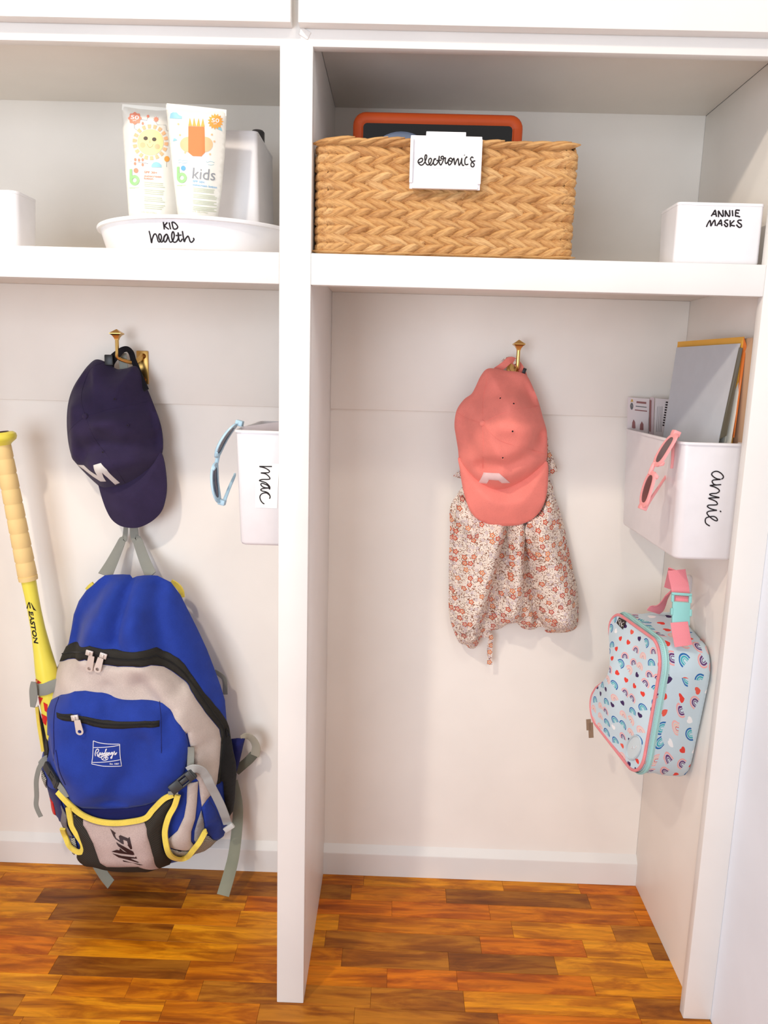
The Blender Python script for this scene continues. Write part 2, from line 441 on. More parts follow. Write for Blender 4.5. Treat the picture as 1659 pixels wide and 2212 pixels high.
# ------------------------------------------------------------------ open plastic bins
def rrect(x0, x1, y0, y1, z, r, n=5):
    out = []
    for cx, cy, a0 in ((x1 - r, y1 - r, 0), (x0 + r, y1 - r, 90), (x0 + r, y0 + r, 180), (x1 - r, y0 + r, 270)):
        for k in range(n + 1):
            a = math.radians(a0 + 90 * k / n); out.append(Vector((cx + r * math.cos(a), cy + r * math.sin(a), z)))
    return out
def open_bin(name, parent, lo, hi, z0, z1, r=.014, t=.002, rim=.003, mat=None):
    """lo / hi = (x0, x1, y0, y1) at the foot and at the mouth"""
    def ring(b, z, g, rr): return rrect(b[0] + g, b[1] - g, b[2] + g, b[3] - g, z, max(rr - g * .3, .002))
    def mid(k): return [lo[i] + (hi[i] - lo[i]) * k for i in range(4)]
    rings = [ring(lo, z0, .006, r * .6), ring(lo, z0 + .0015, .002, r), ring(mid(.03), z0 + .006, 0, r), ring(mid(.95), z1 - .008, 0, r),
             ring(hi, z1 - .0045, 0, r), ring(hi, z1 - .0042, -rim, r + rim), ring(hi, z1 - .0006, -rim, r + rim), ring(hi, z1, -rim * .6, r + rim), ring(hi, z1, t * .6, r),
             ring(hi, z1 - .002, t, r), ring(mid(.05), z0 + .006, t + .001, r), ring(lo, z0 + .004, .008, r * .7)]
    return MB().loft(rings).make(name, mat or PLAST, parent, deg=50)

# wall bins on the divider and on the side panel
bz0, bz1 = .878, 1.085
P = thing('wall_bin', 'white wall bin lettered annie, mounted on the right side panel above the lunch bag', 'bin', (PNX, .19, bz0), 'white wall bins')
open_bin('bin_body', P, (.690, PNX - .0005, .054, .380), (.683, PNX - .0035, .050, .3845), bz0, bz1, .016)
AB = PlaneSurf((.70, .0495, bz1), (.78, .0495, bz1), (.74, .0537, bz0))
boxo('mounting_plate', PNX - .0008, PNX - .0001, .12, .27, bz0 + .03, bz1 - .03, PLAST, P, 0)
A_ = lambda L: zp(1500, 1000, 14.75, L)
strokes('lettering', AB, [A_(L) for L in (
    [(860, 520), (920, 470), (910, 400), (820, 310), (700, 265), (590, 300), (550, 370), (620, 450), (720, 505), (830, 525), (720, 535), (610, 545), (565, 590), (610, 670), (700, 700), (850, 690), (680, 705), (500, 720), (640, 765), (770, 840), (790, 910), (700, 965), (560, 975), (485, 1005), (560, 1045), (700, 1080), (790, 1105), (640, 1110), (455, 1125), (590, 1180), (700, 1240), (730, 1320), (640, 1340), (460, 1345), (415, 1390), (500, 1450), (620, 1490), (710, 1510), (600, 1520), (450, 1545), (400, 1600), (460, 1690), (580, 1790), (690, 1845), (735, 1820), (700, 1750), (610, 1705), (470, 1720), (370, 1760), (345, 1850), (380, 1940), (490, 2010)],
    [(815, 1530), (840, 1550), (825, 1565)])], .0011, INK, P)

P2 = thing('wall_bin', 'white wall bin lettered mac, half hidden behind the center stile', 'bin', (DVX, .19, bz0), 'white wall bins')
open_bin('bin_body', P2, (-.077, DVX - .0005, .054, .30), (-.0835, DVX - .0035, .050, .308), bz0 + .001, bz1 - .0015, .012)
boxo('mounting_plate', DVX - .0008, DVX - .0001, .10, .25, bz0 + .03, bz1 - .03, PLAST, P2, 0)
MBS = PlaneSurf((-.08, .0495, bz1), (.0, .0495, bz1), (-.04, .0537, bz0))
boxp = MB(); decal(boxp, MBS, zp(545, 990, 20.1, [(140, 180), (1160, 240), (1080, 2180), (120, 2140)]), .0003)
boxp.make('name_label', STICK, P2, deg=None)
M_ = lambda L: zp(545, 990, 20.1, L)
strokes('lettering', MBS, [M_(L) for L in (
    [(850, 355), (600, 355), (310, 355), (520, 410), (690, 500), (745, 575), (660, 625), (370, 635), (560, 670), (700, 770), (765, 880), (680, 915), (420, 920), (305, 965), (400, 1000), (580, 1060), (710, 1170), (760, 1260), (745, 1340), (690, 1200), (540, 1120), (410, 1085), (370, 1140), (440, 1230), (560, 1275), (720, 1290), (560, 1300), (420, 1320), (365, 1370), (430, 1420), (570, 1450), (690, 1510), (760, 1620), (770, 1700), (740, 1750)],
    [(745, 1600), (650, 1520), (540, 1500), (400, 1550), (330, 1660), (350, 1790), (420, 1910), (520, 1985)])], .0011, INK, P2, off=.0007)
# clear plastic sleeve lying in that bin, its edge just above the rim
CLR = plain('clear_film', (214, 204, 208), .2)
tag(MB().prism([at(523, 922, .09), at(604, 911, .12), at(604, 930, .12), at(523, 930, .09)], (.0, .001, 0)).make('plastic_sleeve', CLR), 'clear plastic sleeve poking out of the wall bin lettered mac', 'sleeve')

# shelf bins
def shelf_bin(px, ytop, yb, w, label, grp, taper=.006):
    a = at(px, ytop, yb); x = a.x
    T = thing('storage_bin', label, 'bin', (x + w / 2, yb + .04, ZST), grp)
    return T, a
LB = at(33, 411, .055)
T1 = thing('storage_bin', 'plain white open bin cut off by the left edge of the upper left cubby', 'bin', (LB.x - .08, .095, ZST), 'white shelf bins')
open_bin('bin_body', T1, (LB.x - .17, LB.x - .002, .057, .130), (LB.x - .172, LB.x + .001, .055, .134), ZST, LB.z, .013, rim=.0006)
MBN = at(1467, 436, .02); MB1 = at(1653, 440, .02)
T2 = thing('storage_bin', 'small white open bin lettered ANNIE MASKS at the right end of the upper shelf', 'bin', ((MBN.x + MB1.x) / 2, .06, ZST), 'white shelf bins')
mbl = at(1455, 560, .024).x; mbr = at(1640, 566, .024).x
open_bin('bin_body', T2, (mbl, mbr, .024, .098), (MBN.x - .001, MB1.x, .02, .104), ZST, MBN.z, .006, rim=.0006)
MKS = PlaneSurf((MBN.x, .02, MBN.z), (MB1.x, .02, MBN.z), ((mbl + mbr) / 2, .0245, ZST))
K_ = lambda L: zp(1510, 440, 13.825, L)
strokes('lettering', MKS, [K_(L) for L in (
    [(365, 375), (430, 270), (480, 195), (500, 280), (520, 390)], [(400, 320), (520, 310)],
    [(580, 400), (582, 300), (580, 215), (640, 310), (700, 380), (725, 350), (715, 270), (712, 185)],
    [(785, 390), (785, 300), (785, 205), (840, 310), (895, 380), (920, 340), (915, 260), (915, 190)],
    [(995, 195), (1000, 280), (1008, 375)],
    [(1215, 200), (1110, 190), (1095, 230), (1088, 310), (1095, 370), (1140, 370), (1225, 395)], [(1100, 270), (1185, 285)],
    [(220, 695), (260, 600), (325, 500), (345, 570), (355, 665), (410, 560), (465, 490), (480, 570), (488, 665)],
    [(525, 668), (590, 570), (650, 485), (670, 570), (682, 668)], [(580, 600), (685, 595)],
    [(870, 490), (800, 495), (765, 530), (800, 575), (850, 610), (845, 670), (800, 680), (745, 610)],
    [(930, 495), (930, 600), (935, 695)], [(1055, 500), (960, 590), (940, 610), (975, 645), (1070, 665)],
    [(1275, 500), (1200, 490), (1155, 520), (1180, 570), (1255, 620), (1265, 680), (1210, 710), (1160, 680), (1115, 625)])], .0012, INK, T2, sub=4)

# ------------------------------------------------------------------ turntable tray, tubes and tall bin
TC = (-.165, .20); TR = .188; tz0 = ZST + .0045; tz1 = 1.4265
TT = thing('turntable_tray', 'round white turntable tray lettered KID health on the upper left shelf', 'tray', (TC[0], TC[1], ZST))
MB().lathe((TC[0], TC[1], 0), [(.10, tz0), (.168, tz0), (.1705, tz0 + .002), (.172, tz0 + .006), (.1835, tz1 - .006), (TR + .001, tz1 - .0055), (TR + .002, tz1 - .002), (TR + .001, tz1), (TR - .002, tz1), (.181, tz1 - .006), (.168, tz0 + .006), (.165, tz0 + .004), (.001, tz0 + .004)], 72).make('tray_bowl', PLAST, TT, deg=50)
MB().lathe((TC[0], TC[1], 0), [(.001, ZST + .0002), (.12, ZST + .0002), (.12, tz0 + .0005), (.001, tz0 + .0005)], 48).make('turntable_base', plain('base_plastic', (120, 112, 108), .5), TT)
def tray_fn(x, z):
    r = .172 + (.1835 - .172) * (z - tz0 - .006) / (tz1 - .012 - tz0); d2 = r * r - (x - TC[0]) ** 2
    return TC[1] - math.sqrt(max(d2, 1e-4))
H_ = lambda L: zp(310, 470, 13.825, L)
strokes('lettering', FnSurf(tray_fn, .03), [H_(L) for L in (
    [(590, 130), (605, 240), (620, 355)], [(710, 145), (660, 200), (625, 245), (680, 295), (755, 350)],
    [(765, 145), (785, 250), (808, 350)], [(845, 135), (865, 240), (895, 345)], [(845, 135), (920, 150), (1000, 230), (1020, 290), (970, 340), (895, 345)],
    [(165, 395), (205, 560), (238, 755), (260, 640), (310, 510), (360, 490), (400, 570), (430, 690), (465, 730), (510, 690), (535, 590), (515, 510), (475, 490), (450, 550), (470, 640), (530, 730), (580, 690), (620, 560), (685, 495), (720, 545), (700, 650), (650, 730), (605, 690), (620, 580), (690, 500), (740, 580), (770, 690), (810, 735), (870, 690), (915, 560), (900, 440), (865, 430), (840, 520), (850, 640), (900, 730), (970, 725), (1030, 640), (1045, 520), (1030, 445), (1040, 560), (1070, 690), (1110, 710), (1150, 650), (1165, 640)],
    [(960, 535), (1050, 530), (1135, 520)],
    [(1160, 400), (1180, 540), (1215, 720), (1250, 640), (1320, 555), (1355, 600), (1390, 710), (1440, 735), (1500, 670), (1500, 630), (1480, 610)])], .0012, INK, TT)

tb = at(557, 283, .15)
T3 = thing('storage_bin', 'tall plain white bin standing behind the sunscreen tubes in the round tray', 'bin', (tb.x - .06, .23, tz0 + .0042), 'white shelf bins')
open_bin('bin_body', T3, (tb.x - .118, tb.x + .003, .148, .318), (tb.x - .12, tb.x - .001, .15, .318), tz0 + .0042, tb.z, .008, rim=.0005)
lp = at(557, 284, .25)
tag(MB().lathe((lp.x, .25, 0), [(.001, tz0 + .012), (.0105, tz0 + .012), (.0105, lp.z - .03), (.0125, lp.z - .028), (.0125, lp.z - .002), (.010, lp.z + .001), (.001, lp.z + .001)], 32).make('bottle', LIDM), 'dark-capped bottle just peeking over the tall white bin', 'bottle')

def tube_of(name_label, poly, base, red, mascot):
    S = Surf(poly, base, .021, .034, sub=5)
    T = thing('sunscreen_tube', name_label, 'tube', (float(S.c[0]), base, tz0 + .0042), 'sunscreen tubes in the tray')
    b = S.mesh('tube_body', TUBEM, T, .005, back=(.017, .034))
    return S, T
TUBEM = plain('tube_plastic', (240, 238, 230), .35)
def col(name, c): return plain(name, c, .5, 0, .3)
GRN, COR, ORA, YEL, BLU, GRY, PNK = col('print_green', (164, 216, 150)), col('print_coral', (246, 152, 126)), col('print_orange', (248, 174, 86)), col('print_yellow', (252, 232, 168)), col('print_blue', (156, 208, 226)), col('print_grey', (150, 154, 160)), col('print_pale_green', (200, 206, 178))
PEA, DRK, WHI = col('print_peach', (252, 196, 150)), col('print_dark', (96, 84, 74)), col('print_white', (250, 248, 245))
q = lambda L: zp(250, 210, 6.381, L)
def circ(cx, cy, rx, ry=None, n=20, a0=0): ry = ry or rx; return [(cx + rx * math.cos(a0 + 2 * math.pi * k / n), cy + ry * math.sin(a0 + 2 * math.pi * k / n)) for k in range(n)]
def star(cx, cy, r1, r2, n): return [(cx + (r1 if k % 2 else r2) * math.cos(math.pi * k / n), cy + (r1 if k % 2 else r2) * math.sin(math.pi * k / n)) for k in range(2 * n)]
def print_part(T, S, name, mat, polys, off):
    for p in polys:
        mb = MB(); decal(mb, S, q(p), off); mb.make(name, mat, T, deg=None)
def b_logo(T, S, x, y, dot):
    """the letter b with a coloured drop"""
    mb = MB(); outer = circ(x + 62, y + 155, 68, 72, 28); inner = circ(x + 62, y + 155, 28, 30, 28)
    A = [S.P3(*v, .0008) for v in q(outer)]; B = [S.P3(*v, .0008) for v in q(inner)]; mb.add(A + B, [(i, (i + 1) % 28, 28 + (i + 1) % 28, 28 + i) for i in range(28)])
    decal(mb, S, q([(x - 6, y + 5), (x + 28, y), (x + 28, y + 150), (x - 6, y + 155)]), .0008); mb.make('logo_letter', GRN, T, deg=None)
    print_part(T, S, 'logo_drop', dot, [circ(x + 82, y + 22, 32, 34)], .0008)
    mb = MB(); text_on(mb, S, 'babyganics', q([(x - 5, y + 268)])[0], q([(x + 125, y + 262)])[0], 2.6, .0008); mb.make('logo_text', GRN, T, deg=None)
def fine_print(T, S, x0, x1, y0, y1, n, slope=.09, seed=1):
    random.seed(seed); mb = MB()
    for k in range(n):
        y = y0 + (y1 - y0) * k / (n - 1); a = x0 + random.uniform(0, 10); b = x1 - random.uniform(0, 50)
        if k % 4 == 3: continue
        decal(mb, S, q([(a, y), (b, y + (b - a) * slope), (b, y + 9 + (b - a) * slope), (a, y + 9)]), .0007)
    tag(mb.make('fine_print', PNK, T, deg=None), kind='stuff')

# the tube behind, with the sun
poly = [(262, 226), (300, 229.5), (340, 233), (372, 236)] + [(385, 330), (390, 420), (389, 470), (388, 512)] + [(365, 520), (320, 520), (283, 512)] + [(278, 465), (272, 380), (266, 300)]
S1, TB1 = tube_of('cream sunscreen tube printed with a smiling sun, standing behind the other tube', poly, .13, True, False)
MB().ribbon(S1.path([(264, 231), (300, 234), (340, 237.5), (371, 240.5)], .0004), .010, .0012).make('crimp', TUBEM, TB1)
print_part(TB1, S1, 'printed_badge', COR, [[(263 + (86 + 8 * math.cos(8 * a)) * math.cos(a), 290 + (80 + 8 * math.cos(8 * a)) * math.sin(a)) for a in [2 * math.pi * k / 48 for k in range(48)]]], .0007)
mb = MB(); text_on(mb, S1, '50', q([(205, 298)])[0], q([(318, 308)])[0], 8.5, .0011, bold=.02); text_on(mb, S1, 'SPF', q([(232, 330)])[0], q([(284, 335)])[0], 3, .0011); mb.make('badge_text', WHI, TB1, deg=None)
print_part(TB1, S1, 'printed_sun', YEL, [circ(478, 620, 182, 182, 36)], .0006)
rays = []
for k in range(18):
    a = 2 * math.pi * (k + .3) / 18; ca, sa = math.cos(a), math.sin(a); t = 20
    rays.append([(478 + 192 * ca - t * sa, 620 + 192 * sa + t * ca), (478 + 192 * ca + t * sa, 620 + 192 * sa - t * ca), (478 + 246 * ca + 1.25 * t * sa, 620 + 246 * sa - 1.25 * t * ca), (478 + 246 * ca - 1.25 * t * sa, 620 + 246 * sa + 1.25 * t * ca)])
print_part(TB1, S1, 'printed_rays', PEA, rays, .0006)
print_part(TB1, S1, 'printed_eyes', DRK, [circ(412, 566, 30, 27), circ(530, 580, 30, 27)], .0009)
print_part(TB1, S1, 'printed_cheeks', PEA, [circ(370, 657, 36), circ(572, 680, 36), [(470, 580), (482, 625), (455, 628)]], .0009)
strokes('printed_smile', S1, [q([(432, 645), (455, 685), (480, 692), (505, 675), (515, 650)])], .0006, DRK, TB1)
print_part(TB1, S1, 'printed_leaves', COR, [circ(x, y, 16, 22) for x, y in ((268, 860), (320, 865), (370, 862), (265, 915), (370, 930), (372, 360))] + [star(555, 305, 24, 42, 9), circ(445, 262, 18, 20)], .0006)
print_part(TB1, S1, 'printed_tree', ORA, [circ(705, 850, 36, 40)], .0006)
print_part(TB1, S1, 'printed_cloud', BLU, [[(490, 965), (495, 930), (520, 900), (560, 890), (600, 905), (630, 935), (632, 965)]], .0006)
for _l in [q(L) for L in ([(345, 305), (430, 320), (440, 280)], [(255, 370), (258, 430), (290, 450)], [(550, 340), (575, 380), (690, 385), (700, 460), (745, 468)], [(205, 880), (320, 895), (445, 915)], [(700, 890), (700, 960)])]: strokes('printed_line', S1, [_l], .0003, GRY, TB1, sub=1)
b_logo(TB1, S1, 196, 988, COR)
mb = MB()
for t, y, w in (('SPF 30+', 1045, 180), ('sunscreen', 1095, 235), ('lotion', 1130, 125)): text_on(mb, S1, t, q([(390, y)])[0], q([(390 + w, y + w * .06)])[0], 4.6, .0008, bold=.02)
mb.make('product_text', COR, TB1, deg=None)
fine_print(TB1, S1, 385, 680, 1165, 1520, 15, .08, 3)
mb = MB(); text_on(mb, S1, '6 FL OZ (177mL)', q([(355, 1590)])[0], q([(560, 1605)])[0], 3.4, .0008); mb.make('volume_text', PNK, TB1, deg=None)

# the tube in front; the printed creature is left as a plain patch of its colours
poly = [(358, 225.5), (400, 229), (445, 234), (490, 239)] + [(486, 330), (479, 410), (471, 470), (468, 510)] + [(450, 520), (410, 520), (389, 510)] + [(384, 465), (374, 380), (366, 300)]
S2, TB2 = tube_of('cream sunscreen tube lettered kids, standing in front of the other tube', poly, .085, False, True)
MB().ribbon(S2.path([(360, 230), (400, 234), (445, 239), (489, 244)], .0004), .010, .0012).make('crimp', TUBEM, TB2)
print_part(TB2, S2, 'printed_cloud', BLU, [[(742, 290), (755, 225), (790, 205), (840, 210), (870, 245), (912, 262), (908, 298), (830, 295)], [(785, 608), (798, 565), (825, 570), (850, 592)], [(1365, 420), (1450, 415), (1470, 468)]], .0006)
print_part(TB2, S2, 'printed_badge', ORA, [star(1375, 335, 82, 112, 15)], .0007)
mb = MB(); text_on(mb, S2, '50', q([(1318, 342)])[0], q([(1425, 350)])[0], 8.5, .0011, bold=.02); text_on(mb, S2, 'SPF', q([(1345, 375)])[0], q([(1395, 378)])[0], 3, .0011); mb.make('badge_text', WHI, TB2, deg=None)
print_part(TB2, S2, 'printed_patch', col('print_red_orange', (246, 132, 78)), [[(1000, 400), (1222, 410), (1230, 760), (1180, 815), (1060, 810), (1000, 760)]], .0007)
print_part(TB2, S2, 'printed_triangles', ORA, [[(1000, 396), (1020, 280), (1052, 398)], [(1056, 398), (1078, 282), (1108, 400)], [(1112, 402), (1142, 286), (1166, 404)], [(1170, 405), (1202, 290), (1226, 408)]], .0007)
print_part(TB2, S2, 'printed_arcs', PEA, [[(1000, 545)] + [(1000 - 115 * math.sin(t), 650 - 105 * math.cos(t)) for t in [math.pi * k / 12 for k in range(13)]], [(1228, 545)] + [(1228 + 110 * math.sin(t), 650 - 105 * math.cos(t)) for t in [math.pi * k / 12 for k in range(13)]]], .0006)
print_part(TB2, S2, 'printed_specks', PEA, [circ(x, y, 14, 14, 10) for x, y in ((862, 370), (885, 520), (1325, 515), (1360, 610), (955, 762), (1300, 785))], .0006)
for _l in [q(L) for L in ([(860, 870), (890, 862), (920, 876), (950, 866), (990, 878)], [(865, 905), (900, 896), (930, 910), (985, 902)], [(1240, 885), (1270, 896), (1300, 884), (1360, 900)], [(1270, 925), (1310, 936), (1355, 925)])]: strokes('printed_wave', S2, [_l], .0003, BLU, TB2, sub=3)
b_logo(TB2, S2, 848, 955, col('print_sky', (110, 176, 230)))
mb = MB(); text_on(mb, S2, 'kids', q([(1052, 1118)])[0], q([(1368, 1148)])[0], 24, .0008); mb.make('range_text', GRY, TB2, deg=None)
mb = MB()
for t, y, w in (('SPF 50+', 1166, 165), ('sunscreen lotion', 1213, 335)): text_on(mb, S2, t, q([(1058, y)])[0], q([(1058 + w, y + w * .13)])[0], 4.4, .0008, bold=.02)
mb.make('product_text', col('print_mid_blue', (140, 190, 228)), TB2, deg=None)
fine_print(TB2, S2, 1058, 1400, 1245, 1540, 15, .10, 5)
mb = MB(); text_on(mb, S2, '6 FL OZ (177mL)', q([(1060, 1580)])[0], q([(1268, 1602)])[0], 3.4, .0008); mb.make('volume_text', PNK, TB2, deg=None)
# pale bottle glimpsed between the tubes
bo = thing('lotion_bottle', 'pale yellow-green bottle half hidden behind the two sunscreen tubes', 'bottle', (at(380, 440, .2).x, .215, tz0 + .0042))
bx = at(380, 440, .2).x; LOT = plain('lotion_bottle', (226, 228, 186), .35)
MB().lathe((bx, .215, 0), [(.001, tz0 + .0045), (.026, tz0 + .0045), (.029, tz0 + .01), (.029, 1.50), (.024, 1.52), (.012, 1.53), (.001, 1.53)], 32).make('bottle_body', LOT, bo)
MB().lathe((bx, .215, 0), [(.001, 1.528), (.013, 1.528), (.013, 1.552), (.001, 1.552)], 24).make('cap', PLAST, bo)
mb = MB()
for k in range(7): a = at(376, 386 + 3.2 * k, .185); mb.box(a.x - .003, a.x + .003, .1848, .1856, a.z - .0008, a.z + .0008)
tag(mb.make('fine_print', col('print_olive', (170, 160, 70)), bo), kind='stuff')

# ------------------------------------------------------------------ woven basket
def straw():
    n = N('seagrass'); o = n.tc.outputs['Object']; r = n.rand()
    f = n.noise(n.mapping(o, (34, 300, 1100)), 1.0, 3, .6); b = n.noise(o, 60, 2)
    c = n.ramp(r, [(0, (190, 142, 88)), (.3, (212, 170, 114)), (.6, (200, 152, 94)), (.8, (222, 186, 136)), (1, (180, 130, 76))])
    c = n.mix(.8, c, n.ramp(f, [(.32, (120, 66, 30)), (.46, (222, 196, 165)), (.62, (255, 248, 232))]), 'MULTIPLY')
    n.base(n.mix(.25, c, n.ramp(b, [(.3, (140, 92, 48)), (.7, (224, 186, 134))]))); n.bump(f, .5, .001)
    return n.set(.6, 0, .25)
STRAW = straw(); STRAWD = plain('basket_core_straw', (150, 100, 54), .8)
bx0, bx1, by0, by1, bz0_, bz1_ = .060, .462, .012, .30, ZST + .0005, 1.548
bk = thing('woven_basket', 'rectangular woven seagrass basket labelled electronics on the upper right shelf', 'basket', ((bx0 + bx1) / 2, .15, ZST))
mb = MB(); t = .006
mb.box(bx0 + .004, bx1 - .004, by0 + .006, by0 + .006 + t, bz0_, bz1_ - .006).box(bx0 + .004, bx1 - .004, by1 - t, by1, bz0_, bz1_ - .006)
mb.box(bx0 + .004, bx0 + .004 + t, by0 + .006, by1, bz0_, bz1_ - .006).box(bx1 - .004 - t, bx1 - .004, by0 + .006, by1, bz0_, bz1_ - .006).box(bx0 + .004, bx1 - .004, by0 + .006, by1, bz0_, bz0_ + t)
mb.make('basket_core', STRAWD, bk, smooth=False)
def strand_mesh(seed, L=.060, W=.0180, th=.0098):
    random.seed(seed); v = []; f = []; nu, nv = 7, 4
    bend = random.uniform(-.0015, .0015); tw = random.uniform(-.25, .25); wv = random.uniform(.9, 1.1)
    for i in range(nu):
        u = -1 + 2 * i / (nu - 1); w = W * wv / 2 * max(.12, (1 - abs(u) ** 2.2)) ** .75
        for j in range(nv):
            s = -1 + 2 * j / (nv - 1)
            v.append((u * L / 2, -th * (1 - abs(s) ** 2) * (1 - .75 * u * u) - .0012 + .0006 * random.uniform(-1, 1) + s * tw * .004, s * w + bend * u * u))
    for i in range(nu - 1):
        for j in range(nv - 1): a = i * nv + j; f.append((a, a + nv, a + nv + 1, a + 1))
    me = bpy.data.meshes.new('strand'); me.from_pydata(v, [], f); me.materials.append(STRAW); me.shade_smooth(); return me
SM = [strand_mesh(k) for k in range(6)]
random.seed(11)
rows = 6; usable = (bz1_ - .011) - (bz0_ + .005); rh = usable / rows; per = .0285
org = ORG['woven_basket']
side = MB()
for r_ in range(rows):
    zc = bz0_ + .005 + rh * (r_ + .5)
    for half, sg in ((1, 1), (-1, -1)):
        x = bx0 + .008 + random.uniform(0, .008)
        while x < bx1 - .004:
            lean = -sg * (.38 + random.uniform(-.09, .09)); sc = random.uniform(.92, 1.12)
            cx = min(max(x, bx0 + .028), bx1 - .028)
            o = bpy.data.objects.new('strand', SM[random.randrange(6)]); COL.objects.link(o); o.parent = bk
            o.matrix_local = Matrix.Translation(Vector((cx, by0 + .0075 + random.uniform(-.001, .001), zc + half * rh * .25 + random.uniform(-.0009, .0009))) - org) @ Matrix.Rotation(-lean, 4, 'Y') @ Matrix.Diagonal((sc, 1, sc * rh / .0275, 1))
            x += per * random.uniform(.9, 1.1)
        for xc, az in ((bx0 + .0065, -.75), (bx1 - .0065, .75), (bx0 + .004, -1.35), (bx1 - .004, 1.35), (bx0 + .0165, -.22), (bx1 - .0165, .22)):
            o = bpy.data.objects.new('strand', SM[random.randrange(6)]); COL.objects.link(o); o.parent = bk
            o.matrix_local = Matrix.Translation(Vector((xc, by0 + (.0105 if .5 < abs(az) < 1 else (.02 if abs(az) > 1 else .0085)), zc + half * rh * .25)) - org) @ Matrix.Rotation(az, 4, 'Z') @ Matrix.Rotation(sg * .3, 4, 'Y') @ Matrix.Diagonal((.50, 1.15, 1.12 * rh / .0275, 1))
        for xs, rot in ((bx0 + .004, -math.pi / 2), (bx1 - .004, math.pi / 2)):      # side walls, woven the same way
            y = by0 + .03
            while y < by1 - .01:
                m = Matrix.Translation((xs, y, zc + half * rh * .25)) @ Matrix.Rotation(rot, 4, 'Z') @ Matrix.Rotation(sg * .36, 4, 'Y')
                me = SM[random.randrange(6)]; side.add([m @ v.co for v in me.vertices], [tuple(p.vertices) for p in me.polygons]); y += per
tag(side.make('side_weave', STRAW, bk, deg=None), kind='stuff')
rim = MB()
x = bx0
while x < bx1 + .004:
    zt = bz1_ - .006 + random.uniform(-.0012, .0012)
    o = bpy.data.objects.new('rim_strand', SM[random.randrange(6)]); COL.objects.link(o); o.parent = bk
    o.matrix_local = Matrix.Translation(Vector((min(max(x, bx0 + .022), bx1 - .024), by0 + .005, zt)) - org) @ Matrix.Rotation(-.16 + random.uniform(-.08, .08), 4, 'Y') @ Matrix.Diagonal((1.05, 1.3, .72, 1))
    x += .026
x = bx0 + .02
while x < bx1 - .01:
    o = bpy.data.objects.new('foot_strand', SM[random.randrange(6)]); COL.objects.link(o); o.parent = bk
    o.matrix_local = Matrix.Translation(Vector((x, by0 + .006, bz0_ + .004)) - org) @ Matrix.Rotation(random.uniform(-.05, .05), 4, 'Y') @ Matrix.Diagonal((1.1, 1.0, .42, 1))
    x += .036
# rope along the rim, all four sides
z_ = bz1_ - .008
for (a, b) in (((bx0 + .006, by0 + .01), (bx0 + .006, by1)), ((bx1 - .006, by0 + .01), (bx1 - .006, by1)), ((bx0 + .006, by1 - .003), (bx1 - .006, by1 - .003)), ((bx0 + .006, by0 + .011), (bx1 - .006, by0 + .011))):
    rim.tube([(a[0] + (b[0] - a[0]) * k / 10, a[1] + (b[1] - a[1]) * k / 10, z_ + .0006 * math.sin(3 * k)) for k in range(11)], .0065, 8)
rim.make('rim_rope', STRAW, bk)

# clip-on label holder
yl = by0 - .0105
LH = thing('label_holder', 'white clip-on label holder lettered electronics on the basket front', 'label holder', ((at(962, 340, yl)).x, yl, at(962, 408, yl).z))
c0 = at(884, 408, yl); c1 = at(1042, 294, yl); cz = at(884, 292, yl).z
MB().box(c0.x, c1.x, yl - .0012, yl + .0012, c0.z, cz, .001).make('plate', PLAST, LH)
e0 = at(921, 285, yl); e1 = at(1007, 285, yl)
MB().box(e0.x, e1.x, yl - .001, by0 + .024, e0.z - .0015, e0.z + .0008, .0008).box(e0.x, e1.x, yl - .001, yl + .0012, cz - .001, e0.z, .0006).box(e0.x, e1.x, by0 + .022, by0 + .024, e0.z - .035, e0.z, .0006).make('clip', PLAST, LH)
MB().box(c0.x - .0004, c0.x + .0045, yl - .006, yl, c0.z + .008, c0.z + .074, .0012).box(c1.x - .0045, c1.x + .0004, yl - .006, yl, c0.z + .008, c0.z + .074, .0012).box(c0.x + .004, c1.x - .004, yl - .006, yl, c0.z, c0.z + .004, .0012).make('card_flange', PLAST, LH)
LS = FnSurf(lambda x, z: yl - .0012)
mb = MB(); decal(mb, LS, zp(890, 320, 11.06, [(70, 90), (1480, 100), (1480, 490), (80, 470)]), .0004); mb.make('name_label', STICK, LH, deg=None)
E_ = lambda L: zp(890, 320, 11.06, L)
strokes('lettering', LS, [E_(L) for L in (
    [(150, 345), (230, 325), (255, 270), (225, 240), (165, 275), (145, 340), (210, 405), (280, 370), (340, 250), (350, 175), (320, 165), (305, 230), (320, 340), (370, 400), (430, 370), (465, 280), (440, 240), (400, 280), (405, 360), (450, 410), (500, 350), (530, 260), (575, 255)],
    [(575, 255), (530, 280), (510, 350), (545, 405), (610, 350), (645, 250), (650, 185), (640, 280), (660, 370), (690, 400), (730, 330), (755, 240), (740, 195), (700, 205), (695, 245), (740, 255), (800, 230), (790, 300), (810, 370), (850, 330), (900, 240)], [(580, 298), (640, 290), (705, 288)],
    [(900, 240), (865, 290), (870, 380), (900, 400), (950, 340), (960, 270), (915, 235), (880, 290), (950, 310), (1000, 240), (1010, 320), (1025, 395), (1060, 300), (1100, 250), (1110, 330), (1125, 410), (1165, 340), (1190, 240), (1185, 340), (1210, 410), (1245, 405)],
    [(1250, 160), (1256, 172)], [(1320, 225), (1300, 210), (1265, 270), (1265, 370), (1300, 395), (1345, 380)],
    [(1465, 235), (1430, 210), (1395, 260), (1440, 330), (1485, 390), (1460, 445), (1415, 430), (1410, 370), (1450, 320), (1510, 300)])], .0010, INK, LH, off=.0008)

